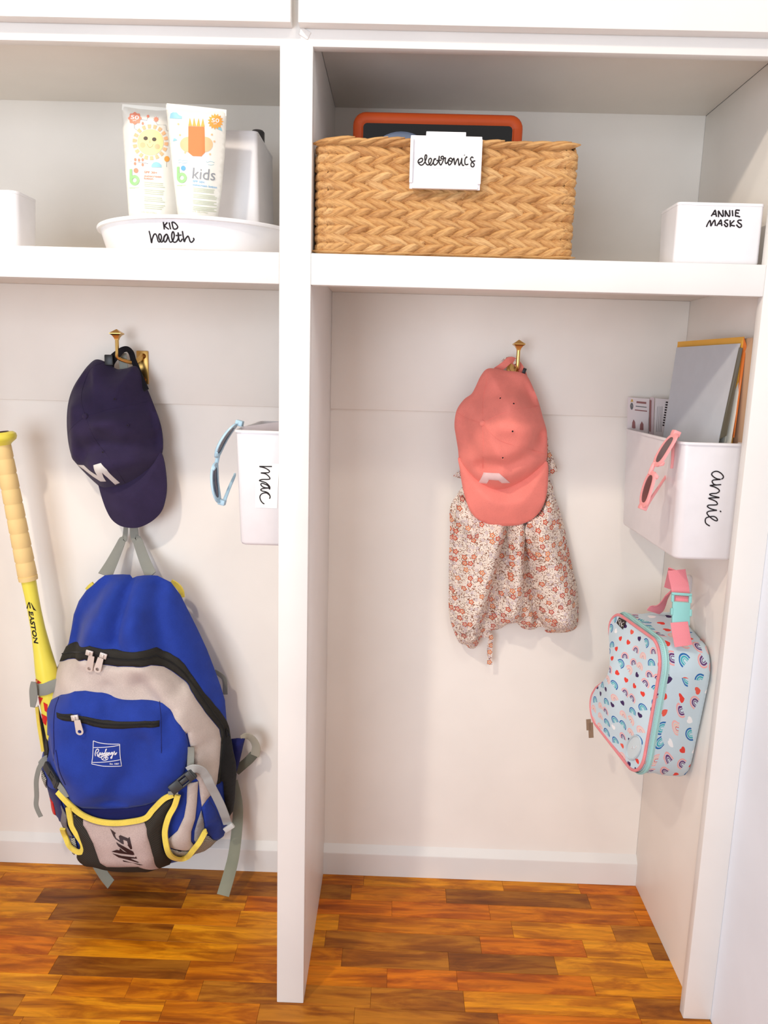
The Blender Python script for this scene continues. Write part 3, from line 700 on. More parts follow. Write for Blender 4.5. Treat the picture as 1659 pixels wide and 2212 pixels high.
# tablet in the basket
ty = .16
ta = at(763, 238, ty); tb_ = at(1131, 262, ty); CASE = plain('orange_rubber', (214, 82, 18), .6)
TBL = thing('tablet', 'tablet in a thick orange bumper case standing in the woven basket', 'tablet', ((ta.x + tb_.x) / 2, ty, ta.z - .22))
zt = at(947, 241, ty).z; tw, th_ = (tb_.x - ta.x), .215; cxm = (ta.x + tb_.x) / 2; sl = -.022
def trr(x0, x1, z0, z1, r, y): return [Vector((p.x + 0, y + (z1 - p.y) * .10, p.y - (p.x - cxm) * .0)) for p in rrect(x0, x1, z0, z1, 0, r, 6)]
X0, X1, Z0, Z1 = ta.x, tb_.x, zt - th_, zt - .002
rings = [trr(X0 + .004, X1 - .004, Z0 + .004, Z1 - .004, .018, ty + .022), trr(X0, X1, Z0, Z1, .022, ty + .017), trr(X0, X1, Z0, Z1, .022, ty + .004), trr(X0 + .004, X1 - .004, Z0 + .004, Z1 - .004, .018, ty), trr(X0 + .015, X1 - .015, Z0 + .015, Z1 - .015, .009, ty - .0005), trr(X0 + .018, X1 - .018, Z0 + .018, Z1 - .018, .007, ty + .004)]
MB().loft(rings).make('bumper_case', CASE, TBL, deg=60)
MB().loft([trr(X0 + .017, X1 - .017, Z0 + .017, Z1 - .017, .007, ty + .0036), trr(X0 + .017, X1 - .017, Z0 + .017, Z1 - .017, .007, ty + .006)]).make('screen', plain('black_glass', (12, 10, 12), .12), TBL)
# blue-grey round lid in front of the screen
rl = at(868, 286, .13)
tag(MB().lathe((rl.x, .13, rl.z - .058), [(.001, -.008), (.057, -.008), (.0605, -.005), (.0605, .003), (.056, .006), (.001, .006)], 40, axis=(0, -1, .1)).make('round_case', plain('blue_grey_plastic', (108, 122, 146), .5)), 'blue-grey round case in the basket in front of the orange tablet', 'case')
# ------------------------------------------------------------------ brass hooks
def hook(label, px_knob, plate_px, Y=.338):
    yb = D - .011
    kn = at(px_knob[0], px_knob[1], Y)
    pl = at(plate_px[0], plate_px[1], yb); xk = pl.x
    x = (kn.x * .6 + pl.x * .4)
    T = thing('coat_hook', label, 'hook', (pl.x, yb, pl.z), 'brass coat hooks')
    MB().box(pl.x - .0125, pl.x + .0125, yb - .0045, yb - .0001, pl.z - .035, pl.z + .035, .0015).make('plate', BRASS, T)
    for dz in (-.026, .024):
        s = MB().lathe((pl.x + .003, yb - .0044, pl.z + dz), [(.0001, 0), (.0055, 0), (.0055, .0008), (.003, .0022), (.0001, .0024)], 16, axis=(0, -1, 0))
        s.make('screw', BRASSD, T)
    z0 = pl.z + .012; zt = kn.z - .008
    path = cr([(pl.x - .002, yb - .004, z0 + .012), (pl.x - .003, yb - .018, z0 + .004), ((pl.x * 2 + kn.x) / 3, yb - .034, z0 - .002), (kn.x, Y + .004, z0 + .006), (kn.x, Y, z0 + .02), (kn.x, Y, zt)], 6)
    rad = [.0068 - .0030 * min(1, k / 16) for k in range(len(path))]
    MB().tube(path, rad, 10).make('arm', BRASS, T)
    w = .0118; rings = []
    for h, r in ((-.012, .0036), (-.008, .0046), (-.003, .0078), (0, w), (.0013, w), (.0095, .0006)):
        rings.append([Vector((kn.x + r * sx, Y + r * sy, kn.z + h - .004)) for sx, sy in ((-1, -1), (1, -1), (1, 1), (-1, 1))])
    MB().loft(rings).make('knob', BRASS, T, deg=20)
    return T, path
HK1, hp1 = hook('brass coat hook with a square pyramid knob holding the navy cap', (252, 717), (309, 794))
HK2, hp2 = hook('brass coat hook with a square pyramid knob holding the pink cap', (1121, 740), (1106, 816))

# ------------------------------------------------------------------ caps
def cap(label, name_mat, crown, brim, H, Y, folds, crownR, button, eyelets, letter, lettermat, brimH, Tloc, seams, brimfolds=()):
    T = thing('baseball_hat', label, 'cap', Tloc, 'caps on the hooks')
    SB = Surf(brim, Y - .004, brimH, .075, folds=brimfolds, smooth=1)
    SB.mesh('brim', name_mat, T, .006, .004, deg=60)
    S = Surf(crown, Y, H, crownR, folds=folds, smooth=1)
    S.mesh('crown', name_mat, T, .0055, .0035, deg=70)
    for L in seams: MB().tube(S.path(cr(L, 5), .0002), .0006, 6).make('seam', name_mat, T)
    b = S.P3(*button, .0006)
    MB().lathe(b, [(.0001, .0045), (.0035, .004), (.0058, .002), (.0062, -.002), (.0001, -.003)][::-1], 18, axis=(-.35, -1, .1)).make('button', name_mat, T)
    for e in eyelets:
        c = S.P3(*e, .0004); mb = MB(); mb.tube([c + Vector((.0026 * math.cos(a), 0, .0026 * math.sin(a))) for a in [2 * math.pi * k / 14 for k in range(14)]], .0008, 6, closed=True)
        mb.make('eyelet', name_mat, T); m2 = MB(); m2.lathe(c + Vector((0, -.0002, 0)), [(.0001, .0003), (.0018, .0003), (.0018, 0), (.0001, 0)], 12, axis=(0, -1, 0)); m2.make('eyelet_hole', DRKC, T)
    for L in letter:
        LSf = Surf(L, S, off=.0016); LSf.mesh('letter', lettermat, T, .004, .0012, deg=60)
    return T, S, SB
DRKC = plain('eyelet_shadow', (30, 20, 24), .9)
NAVY = fabric('navy_twill', (54, 44, 74), 1100, .2, .12)
CORAL = fabric('coral_twill', (246, 138, 126), 1100, .2, .06)
CORALW = fabric('letter_felt_blush', (246, 208, 206), 1200, .2, .05); WFELT = fabric('letter_felt_white', (236, 232, 226), 1200, .2, .05)
c6 = lambda L: zp(100, 680, 3.19, L)
crown = c6([(340, 308), (285, 352), (240, 412), (195, 482), (165, 552), (148, 625), (141, 705), (143, 800), (155, 900), (178, 985), (215, 1035), (268, 1092), (345, 1165), (400, 1205), (480, 1215), (570, 1195), (650, 1150), (720, 1090), (772, 1025), (797, 950), (803, 880), (795, 800), (775, 720), (745, 640), (710, 550), (680, 480), (655, 420), (632, 370), (605, 352), (545, 370), (485, 374), (440, 345), (400, 322)])
brim = c6([(345, 1110), (360, 1180), (385, 1270), (415, 1350), (450, 1410), (500, 1450), (560, 1467), (630, 1467), (700, 1440), (760, 1395), (800, 1340), (822, 1260), (829, 1180), (822, 1080), (806, 990), (780, 950), (700, 1000), (560, 1060), (430, 1090)])
folds = [(c6([(250, 640), (255, 760), (245, 900), (225, 990)]), .016, .012), (c6([(330, 480), (430, 580), (560, 640), (720, 700)]), .026, -.024), (c6([(440, 740), (560, 720), (700, 690)]), .014, .012), (c6([(330, 920), (450, 880), (600, 900), (780, 860)]), .022, -.026), (c6([(380, 1040), (520, 1040), (650, 1000)]), .02, .008)]
Mz = lambda L: zp(150, 980, 12.76, L)
letterM = [Mz([(215, 300), (400, 318), (500, 410), (775, 605), (665, 315), (870, 255), (1030, 430), (1395, 805), (1270, 855), (1060, 660), (905, 520), (945, 650), (1015, 765), (865, 765), (560, 560), (330, 385)])]
CP1, SC1, SBR1 = cap('navy baseball cap with a white letter M hanging from the left brass hook', NAVY, crown, brim, .075, .345, folds, .075,
    c6([(268, 700)])[0], c6([(470, 580), (558, 762), (390, 948)]), letterM, WFELT, .026, at(250, 920, .33),
    [c6([(268, 700), (240, 560), (300, 380), (400, 325)]), c6([(268, 700), (330, 850), (440, 1000), (560, 1190)]), c6([(268, 700), (480, 640), (700, 600)]), c6([(268, 700), (190, 760), (150, 820)])])
STR = fabric('black_strap', (26, 24, 30), 900, .3)
Ys = .345
pth = [(430, 372, .350), (440, 330, .350), (470, 290, .345), (500, 262, .338), (530, 240, .335), (560, 238, .342), (585, 262, .352), (600, 310, .352), (622, 362, .350), (650, 430, .345), (690, 520, .335)]
pts = cr([tuple(at(*c6([(a, b)])[0], y)) for a, b, y in pth], 5)
MB().ribbon(pts, [.022 - .010 * min(1, k / 20) for k in range(len(pts))], .002).make('strap', STR, CP1)
bk_ = at(*c6([(432, 312)])[0], .340)
MB().box(bk_.x - .009, bk_.x + .009, bk_.y - .003, bk_.y + .002, bk_.z - .011, bk_.z + .011, .002).make('strap_buckle', plain('black_buckle', (18, 17, 20), .4), CP1)

c5 = lambda L: zp(930, 700, 2.95, L)
crown = c5([(360, 286), (320, 332), (290, 395), (262, 445), (215, 480), (168, 548), (153, 640), (163, 720), (176, 800), (184, 870), (215, 930), (260, 990), (310, 1035), (370, 1068), (430, 1078), (500, 1062), (570, 1025), (630, 985), (690, 930), (738, 870), (744, 780), (740, 680), (715, 590), (690, 500), (660, 420), (625, 345), (600, 318), (550, 303), (480, 296), (420, 284)])
brim = c5([(180, 850), (188, 930), (205, 1040), (228, 1130), (258, 1200), (310, 1250), (390, 1279), (480, 1287), (560, 1280), (640, 1250), (700, 1190), (735, 1110), (749, 1000), (745, 880), (690, 900), (560, 960), (400, 980), (260, 930)])
folds = [(c5([(300, 400), (300, 520), (200, 600)]), .012, -.006), (c5([(430, 420), (520, 400), (640, 460)]), .022, -.020), (c5([(330, 640), (360, 740), (410, 830)]), .010, .006), (c5([(420, 640), (560, 650), (700, 620)]), .020, .014), (c5([(330, 880), (470, 880), (640, 800), (700, 700)]), .018, -.022), (c5([(190, 610), (250, 760), (300, 900)]), .012, -.006)]
letterA = [c5([(338, 945), (436, 950), (508, 1012), (455, 1014), (432, 996), (372, 992), (358, 1016), (304, 1012)])]
CP2, SC2, SBR2 = cap('coral pink baseball cap with a pale letter A hanging over the floral romper', CORAL, crown, brim, .085, .325, folds, .080,
    c5([(330, 632)])[0], c5([(445, 473), (530, 507), (523, 684), (460, 852)]), letterA, CORALW, .030, at(1080, 930, .33),
    [c5([(330, 632), (335, 480), (370, 300)]), c5([(330, 632), (335, 780), (330, 960)]), c5([(330, 632), (480, 560), (690, 520)]), c5([(330, 632), (230, 600), (165, 560)]), c5([(330, 632), (440, 740), (640, 800), (735, 830)])])
kh = lambda L: zp(1060, 725, 16.59, L)
pts = cr([tuple(at(*kh([(a, b)])[0], y)) for a, b, y in ((180, 1260, .345), (430, 1090, .345), (700, 880, .350), (900, 960, .356), (1040, 1120, .352), (1130, 1300, .345), (1200, 1500, .335))], 5)
MB().ribbon(pts, .014, .002).make('strap', CORAL, CP2)
b_ = at(*kh([(1200, 1270)])[0], .338)
MB().box(b_.x - .0035, b_.x + .0035, b_.y - .002, b_.y + .003, b_.z - .006, b_.z + .006, .001, Matrix.Translation(b_) @ Matrix.Rotation(.3, 4, 'Y') @ Matrix.Translation(-b_)).make('strap_buckle', plain('black_buckle_small', (22, 18, 24), .35), CP2)

# ------------------------------------------------------------------ floral romper
def floral():
    n = N('floral_cotton'); o = n.tc.outputs['Object']; xyz = n.sep(o)
    cmb = n.new('ShaderNodeCombineXYZ'); n.put(cmb.inputs[0], xyz[0]); n.put(cmb.inputs[1], xyz[2]); p = cmb.outputs[0]
    def cells(scale, rnd=.85, off=(0, 0, 0)):
        v = n.new('ShaderNodeTexVoronoi'); v.voronoi_dimensions = '2D'; v.inputs['Scale'].default_value = scale; v.inputs['Randomness'].default_value = rnd
        n.put(v.inputs['Vector'], n.mapping(p, loc=off))
        loc = n.vmath('SUBTRACT', n.vmath('SCALE', n.mapping(p, loc=off), float(scale)), n.vmath('SCALE', v.outputs['Position'], float(scale)))
        s = n.sep(loc); r = v.outputs['Distance']; a = n.math('ARCTAN2', s[1], s[0]); rnd_ = n.sep(v.outputs['Color'])
        return r, a, rnd_, s
    c = lin((236, 222, 208))
    # leaves and dots
    w = n.noise(p, 190, 3, .65, 1.5); c = n.mix(n.ramp(w, [(.56, (0, 0, 0)), (.58, (255, 255, 255))]), c, lin((138, 92, 72)))
    r, a, k, s = cells(300, 1, (.1, .2, 0))
    pick = n.math('MULTIPLY', n.math('LESS_THAN', r, .30), n.math('GREATER_THAN', k[0], .5))
    c = n.mix(pick, c, n.ramp(k[1], [(0, (122, 84, 60)), (.4, (176, 118, 92)), (.7, (150, 130, 128)), (1, (110, 80, 70))], 'CONSTANT'))
    for scale, off, lo, cols, rim in ((115, (.03, .01, 0), .38, [(0, (240, 230, 224)), (.5, (206, 196, 202)), (1, (244, 236, 226))], (150, 110, 92)), (60, (.0, .0, 0), .33, [(0, (206, 104, 84)), (.3, (214, 122, 92)), (.55, (226, 150, 110)), (.8, (198, 110, 100))], (150, 76, 58))):
        r, a, k, s = cells(scale, .8, off)
        pet = n.math('MULTIPLY_ADD', n.math('COSINE', n.math('MULTIPLY', a, 5.0)), .055, lo - .06)
        on = n.math('GREATER_THAN', k[2], .35)
        c = n.mix(n.math('MULTIPLY', on, n.math('LESS_THAN', r, n.math('ADD', pet, .045))), c, lin(rim))
        c = n.mix(n.math('MULTIPLY', on, n.math('LESS_THAN', r, pet)), c, n.ramp(k[0], cols, 'CONSTANT'))
        c = n.mix(n.math('MULTIPLY', on, n.math('LESS_THAN', r, .14)), c, lin((240, 214, 190)))
        c = n.mix(n.math('MULTIPLY', on, n.math('LESS_THAN', r, .07)), c, lin((150, 86, 60)))
    n.base(c); n.bump(n.noise(o, 1200, 1), .2, .0005); return n.set(.9, 0, .15, .1)
FLOR = floral(); YR = .372
RM = thing('romper', 'floral print cotton romper hanging behind the coral pink cap', 'romper', at(1110, 1200, YR))
body = c5([(250, 960), (200, 1040), (150, 1115), (122, 1180), (124, 1300), (118, 1500), (116, 1700), (118, 1850), (150, 1960), (182, 2028), (225, 2045), (248, 2066), (285, 2062), (312, 2010), (345, 1985), (392, 1952), (432, 1945), (480, 1912), (540, 1900), (590, 1940), (650, 1948), (690, 1930), (732, 1938), (742, 1965), (850, 1966), (905, 1953), (932, 1925), (944, 1850), (936, 1700), (906, 1560), (872, 1400), (842, 1250), (792, 1100), (752, 980), (600, 900), (420, 900)])
fl = [(c5([(475, 1290), (450, 1420), (410, 1620), (360, 1880)]), .012, -.026), (c5([(600, 1290), (610, 1500), (640, 1700), (690, 1930)]), .011, -.026), (c5([(540, 1300), (535, 1600), (500, 1880)]), .014, .016), (c5([(410, 1320), (330, 1600), (250, 1950)]), .020, .020), (c5([(650, 1300), (760, 1560), (840, 1850)]), .026, .020),
      (c5([(190, 1250), (180, 1500), (170, 1760)]), .009, -.010), (c5([(130, 1180), (200, 1260), (260, 1300)]), .010, .010), (c5([(330, 1880), (335, 1970)]), .010, -.012), (c5([(760, 1750), (840, 1800), (900, 1830)]), .012, -.006), (c5([(300, 1500), (270, 1700)]), .012, -.005), (c5([(750, 1250), (830, 1480)]), .013, -.006)]
SR = Surf(body, YR, .030, .045, folds=fl, smooth=1, sub=4)
SR.mesh('romper_body', FLOR, RM, .0055, back=(.010, .03))
for pl, of, H_ in (([(482, 1270), (596, 1275), (592, 1450), (588, 1600), (575, 1850), (540, 1893), (480, 1906), (432, 1928), (452, 1800), (490, 1640), (494, 1450)], .010, .008),
                   ([(190, 1090), (300, 1240), (478, 1270), (440, 1440), (398, 1620), (335, 1790), (278, 1900), (205, 1955), (152, 1900), (136, 1600), (150, 1300)], .016, .010),
                   ([(602, 1275), (700, 1200), (760, 1080), (820, 1300), (880, 1560), (925, 1750), (922, 1885), (850, 1928), (745, 1930), (690, 1880), (652, 1720), (627, 1560), (606, 1400)], .016, .010)):
    Surf(c5(pl), SR, H_, .03, off=of, smooth=1, sub=4).mesh('pleat', FLOR, RM, .006, .02, deg=60)
for nm, pl, yb in (('ruffle', [(735, 720), (752, 745), (748, 800), (765, 815), (808, 925), (795, 945), (760, 968), (735, 960), (720, 840)], .362), ('ruffle', [(146, 968), (180, 938), (230, 930), (230, 985), (185, 982)], .362)):
    Surf(c5(pl), yb, .010, .012, smooth=1, sub=4).mesh(nm, FLOR, RM, .005, back=(.004, .01))
def gather(pl):
    S = Surf(c5(pl), SR, .004, .008, off=.001, smooth=1, sub=3); S.mesh('cuff', FLOR, RM, .004, .002)
gather([(148, 1950), (190, 1995), (250, 2010), (290, 1985), (312, 2010), (286, 2062), (248, 2066), (225, 2044), (182, 2028)])
gather([(735, 1935), (800, 1930), (900, 1918), (935, 1900), (932, 1928), (905, 1953), (850, 1966), (742, 1965)])
ts = [at(*v, .372) for v in cr(c5([(330, 1985), (372, 1980), (385, 2010), (378, 2050), (376, 2170)]), 5)]
MB().ribbon(ts, .0115, .002).make('tie_strap', FLOR, RM)
ts = [at(*v, .355) for v in cr(c5([(440, 300), (470, 240), (520, 228), (560, 262), (585, 320)]), 5)]
MB().ribbon(ts, .012, .003).make('shoulder_strap', FLOR, RM)
# ------------------------------------------------------------------ blue youth backpack
ROYAL = fabric('royal_blue_nylon', (36, 62, 156), 800, .25, .10, .75)
ROYALD = fabric('navy_nylon', (34, 38, 98), 800, .25, .10, .8)
TAN = fabric('warm_grey_nylon', (206, 192, 184), 700, .2, .06, .8)
BLK = fabric('black_nylon', (30, 29, 30), 700, .4, .2, .8)
ZIPB = webbing('zipper_tape', (48, 46, 42), .0022)
STEEL = plain('zinc', (216, 206, 198), .38, .25)
YTRIM = fabric('yellow_binding', (246, 220, 96), 700, .3, .10, .8)
NETD = netting('black_mesh', (30, 29, 28), (66, 60, 52)); NETL = netting('open_mesh', (46, 44, 42), (206, 204, 190), .0046)
BUCK = plain('buckle_plastic', (52, 54, 54), .4)
BRED = col('red_print', (214, 36, 34))
b1 = lambda L: zp(40, 1220, 3.072, L)
b2 = lambda L: zp(40, 1580, 2.9625, L)
bl = lambda L: zp(60, 1440, 5.027, L)
br = lambda L: zp(350, 1560, 5.532, L)
BP = thing('backpack', 'royal blue and grey youth backpack hanging below the navy cap', 'backpack', (-.345, .30, .09))
sil = b1([(532, 98), (572, 70), (622, 65), (690, 63), (740, 66), (757, 88), (785, 76), (830, 70), (880, 69), (922, 72), (1012, 116), (1075, 200), (1130, 310), (1190, 430), (1250, 560), (1300, 690), (1340, 800), (1370, 900), (1380, 1020), (1390, 1100), (1408, 1170)])
sil += br([(850, 330), (880, 480), (890, 600), (878, 750), (872, 900), (850, 1050), (815, 1110), (790, 1200), (738, 1360), (660, 1410), (600, 1470), (515, 1524), (420, 1552), (330, 1600), (215, 1660), (90, 1690), (0, 1715)])
sil += [(330, 1870), (300, 1871), (255, 1869), (220, 1862), (200, 1855)] + bl([(600, 2078), (540, 2012), (460, 1960), (400, 1850), (378, 1690), (342, 1630), (285, 1590), (242, 1400), (207, 1300), (152, 1160), (140, 1050), (160, 950), (185, 860), (192, 700), (200, 600), (213, 500), (216, 400), (240, 280), (285, 130), (310, 25)])
sil += b1([(278, 638), (290, 600), (332, 520), (350, 430), (366, 330), (400, 240), (450, 170), (492, 136)])
fb = [(b1([(757, 90), (760, 250), (740, 420)]), .012, -.016), (b1([(580, 120), (450, 330), (400, 500)]), .02, -.020), (b1([(690, 120), (600, 350), (520, 520)]), .022, .014), (b1([(930, 120), (960, 330), (1030, 560), (1130, 720)]), .018, -.024), (b1([(830, 120), (860, 380), (900, 540)]), .03, .014), (b1([(1050, 220), (1160, 480), (1280, 780)]), .02, .008),
      (b1([(700, 700), (720, 860)]), .016, -.008), (b1([(900, 700), (1060, 880), (1090, 1050)]), .02, -.014), (b1([(1150, 900), (1250, 1080), (1270, 1280)]), .016, .009), (br([(560, 130), (640, 400)]), .016, -.008), (b1([(330, 660), (480, 740)]), .016, .006)]
BPY = .315
SBP = Surf(sil, BPY, .095, .10, folds=fb)
SBP.mesh('bag_body', ROYAL, BP, .0075, back=(.068, .07), deg=80)
# grey yoke, zipper band, front pocket
yk = b1([(275, 642), (330, 627), (440, 632), (560, 662), (660, 677), (760, 677), (880, 667), (960, 682), (1020, 707), (1080, 752), (1130, 802), (1160, 860), (1220, 950), (1290, 1040), (1332, 1092), (1346, 1180)]) + br([(705, 180), (702, 300), (688, 500), (664, 690), (652, 742), (600, 850), (552, 905), (478, 1008), (455, 850), (437, 700), (395, 640), (392, 530), (345, 300), (305, 120)]) + b1([(1080, 1150), (900, 1000), (500, 900), (300, 900), (198, 912)])
YS = Surf(yk, SBP, .004, .012, off=.0015)
YS.mesh('yoke_panel', TAN, BP, .007, .003)
zb = b1([(345, 522), (400, 524), (470, 538), (560, 560), (700, 575), (800, 575), (900, 564), (960, 570), (1010, 588), (1062, 620), (1102, 660), (1142, 720), (1200, 800), (1262, 880), (1330, 960), (1380, 1032), (1398, 1080), (1410, 1160)]) + br([(770, 60), (785, 160), (760, 330), (750, 480), (735, 640), (700, 720), (655, 742), (668, 690), (692, 500), (706, 300), (709, 180)]) + b1([(1350, 1180), (1336, 1088), (1294, 1036), (1224, 946), (1164, 856), (1134, 798), (1084, 748), (1022, 702), (962, 677), (880, 662), (760, 672), (660, 672), (560, 657), (440, 627), (330, 622), (274, 640), (288, 602), (318, 540)])
ZS = Surf(zb, SBP, .003, .006, off=.002); ZS.mesh('zipper_band', ZIPB, BP, .006, .003)
zl = b1([(290, 590), (380, 580), (470, 592), (560, 612), (700, 630), (800, 628), (900, 616), (960, 622), (1010, 645), (1070, 690), (1120, 748), (1200, 850), (1290, 980), (1355, 1070), (1372, 1150)])
MB().tube(YS.path([]) or ZS.path(cr(zl, 4), .0012), .0016, 6).make('zipper_coil', BLK, BP)
pk = b1([(197, 912), (222, 890), (290, 855), (380, 832), (450, 828), (560, 840), (640, 870), (700, 887), (820, 887), (900, 893), (960, 910), (1010, 950), (1040, 1010), (1080, 1060), (1112, 1110), (1126, 1160)]) + br([(321, 270), (312, 380), (287, 520), (252, 640), (100, 826)]) + b2([(960, 402), (900, 432), (820, 460), (700, 480), (560, 485), (420, 480), (352, 460), (328, 420), (292, 340), (256, 250), (236, 180), (216, 100), (205, 20)]) + b1([(200, 1120)])
PS = Surf(pk, SBP, .022, .045, off=.0068, folds=[(b1([(420, 850), (500, 940), (560, 1000)]), .016, -.004), (b2([(800, 60), (740, 240), (600, 430)]), .03, -.016), (b1([(1010, 1000), (1060, 1120)]), .012, -.006), (b2([(330, 160), (520, 330)]), .03, .012)])
PS.mesh('front_pocket', ROYAL, BP, .007, .004)
MB().tube(PS.path(cr(b1([(268, 878), (242, 960), (234, 1080), (240, 1290)]), 5) + cr(b2([(240, 120), (262, 240), (300, 340)]), 4), .0005), .0011, 6).make('pocket_piping', ROYALD, BP)
MB().tube(PS.path(cr(b1([(935, 905), (945, 1010), (948, 1250)]), 5), .0003), .0006, 6).make('pocket_seam', ROYALD, BP)
pz = b1([(252, 978), (350, 988), (450, 1008), (560, 1030), (700, 1040), (840, 1036), (936, 1032), (936, 1072), (840, 1078), (700, 1087), (560, 1084), (500, 1072), (440, 1052), (350, 1038), (256, 1012)])
PZ = Surf(pz, PS, .003, .004, off=.0012); PZ.mesh('pocket_zipper', ZIPB, BP, .005, .002)
MB().tube(PZ.path(cr(b1([(262, 995), (350, 1012), (450, 1032), (560, 1056), (700, 1063), (840, 1057), (930, 1052)]), 4), .0012), .0013, 6).make('zipper_coil', BLK, BP)
def pull(S, top, a, b, w):
    """metal slider and its tab with a hole; pixels"""
    p = S.P3(*top, .004); A = S.P3(*a, .008); B = S.P3(*b, .0095); t = (B - A).normalized(); nrm = Vector((0, -1, 0)); sd = t.cross(nrm).normalized()
    mb = MB(); L = (B - A).length; h = w / 2; n = 16
    out = [A + sd * h * .8, A - sd * h * .8] + [B - sd * h * math.cos(x) + t * h * math.sin(x) for x in [math.pi * k / n for k in range(n + 1)]]
    hole = [B + (sd * math.cos(x) + t * math.sin(x)) * h * .5 for x in [2 * math.pi * k / 20 for k in range(20)]]
    poly = [[(v - A).dot(sd), (v - A).dot(t)] for v in out]; hp = [[(v - A).dot(sd), (v - A).dot(t)] for v in hole]
    tri = geometry.tessellate_polygon([[Vector((x, y, 0)) for x, y in poly], [Vector((x, y, 0)) for x, y in hp]])
    V = out + hole; m = len(V); th = nrm * .0012
    f = [tuple(q_) for q_ in tri]; f2 = [tuple(i + m for i in q_[::-1]) for q_ in tri]
    def wall(k0, k1): r = list(range(k0, k1)); return [(r[i], r[(i + 1) % len(r)], r[(i + 1) % len(r)] + m, r[i] + m) for i in range(len(r))]
    mb.add(V + [v - th for v in V], f + f2 + wall(0, len(out)) + wall(len(out), m))
    X = Matrix.Translation(p) @ Matrix((( sd.x, nrm.x, -t.x, 0), (sd.y, nrm.y, -t.y, 0), (sd.z, nrm.z, -t.z, 0), (0, 0, 0, 1)))
    mb.box(-.0075, .0075, -.002, .002, -.006, .006, .0012, X).box(-.0022, .0022, -.001, .0045, -.004, .004, .001, X)
    mb.make('zipper_pull', STEEL, BP, deg=30)
pull(ZS, b1([(470, 586)])[0], b1([(484, 606)])[0], b1([(468, 690)])[0], .015)
pull(ZS, b1([(562, 604)])[0], b1([(545, 620)])[0], b1([(523, 694)])[0], .015)
pull(PZ, b1([(374, 1015)])[0], b1([(388, 1032)])[0], b1([(405, 1108)])[0], .0155)
# printed logo on the pocket
LGW = col('logo_white', (228, 230, 240)); R_ = lambda L: zp(190, 1590, 18.43, L)
for L in ([(215, 190), (207, 450), (190, 800), (150, 1110)], [(215, 190), (420, 262), (700, 308), (1000, 322), (1260, 320)], [(1260, 320), (1280, 760), (1338, 1200)], [(150, 1110), (400, 1162), (620, 1200), (950, 1208), (1338, 1200)], [(225, 460), (600, 450), (900, 425), (1240, 370)], [(175, 1050), (500, 1045), (900, 1010), (1290, 945)]):
    strokes('logo_frame_line', PS, [R_(L)], .00085, LGW, BP, off=.0006, sub=4)
mb = MB()
for L in ([(300, 800), (290, 700), (330, 560), (390, 520), (430, 570), (400, 640), (350, 670)], [(350, 670), (400, 760), (480, 780)], [(505, 660), (465, 680), (445, 735), (485, 750), (520, 680), (515, 745), (560, 735), (570, 650), (575, 745), (620, 690), (625, 745), (668, 660)],
          [(668, 740), (690, 640), (740, 520), (705, 560), (690, 690), (715, 750), (760, 645), (765, 740), (800, 730), (812, 655), (808, 750), (850, 650), (872, 740), (915, 720)], [(965, 640), (912, 680), (922, 730), (970, 680), (985, 650), (970, 800), (940, 890), (908, 860), (1000, 740), (1060, 600)], [(1060, 600), (1045, 650), (1100, 700), (1060, 740), (1110, 730), (1150, 650)],
          [(370, 760), (420, 820), (520, 845), (560, 800), (700, 770), (850, 770)]):
    mb.tube(PS.path(cr(R_(L), 5), .0007), .0011, 6, sy=.45)
mb.make('logo_script', LGW, BP, deg=None)
mb = MB(); mb.tube(PS.path(R_([(670 + 130 * math.cos(t_), 880 + 85 * math.sin(t_)) for t_ in [2 * math.pi * k / 28 for k in range(28)]]), .0006), .0009, 6, sy=.45, closed=True)
mb.tube(PS.path(cr(R_([(590, 925), (650, 850), (720, 835), (745, 860), (680, 885), (745, 925)]), 5), .0006), .0009, 6, sy=.45); mb.make('logo_emblem', LGW, BP, deg=None)
mb = MB(); text_on(mb, PS, 'Est. 1887', R_([(868, 1135)])[0], R_([(1240, 1135)])[0], 3.2, .0008, bold=.02); mb.make('logo_date', LGW, BP, deg=None)
Surf(b2([(330, 420), (352, 461), (420, 482), (560, 487), (700, 482), (820, 462), (900, 434), (950, 415), (862, 500), (810, 556), (700, 580), (600, 586), (500, 572), (410, 535), (340, 480)]), SBP, .001, .01, off=.006).mesh('pocket_gusset', fabric('dark_navy_nylon', (20, 26, 84), 800, .25, .10, .8), BP, .006, .003)
# lower mesh pocket with grey printed panel
mp = b2([(300, 440), (330, 472), (400, 530), (500, 570), (600, 585), (700, 580), (810, 555), (860, 500), (930, 432), (1000, 420), (965, 500), (925, 620), (925, 720), (965, 790), (985, 818)]) + [(370, 1861), (345, 1869), (300, 1870), (255, 1868), (220, 1861)] + b2([(440, 830), (400, 800), (405, 720), (370, 620), (335, 540)])
MP = Surf(mp, SBP, .018, .04, off=.010); MP.mesh('mesh_pocket', NETD, BP, .007, .003)
s9 = lambda L: zp(180, 1760, 9.217, L)
GP = Surf(s9([(0, 80), (150, 140), (350, 195), (600, 215), (900, 190), (1215, 140), (1260, 270), (1330, 600), (1400, 850), (1530, 1020), (1100, 1018), (700, 1010), (500, 985), (350, 940), (200, 560), (70, 300), (0, 200)]), MP, .003, .02, off=.0012)
GP.mesh('printed_panel', fabric('mauve_grey_nylon', (188, 166, 160), 500, .25, .08, .8), BP, .006, .002)
INKB = col('maroon_ink', (46, 18, 18))
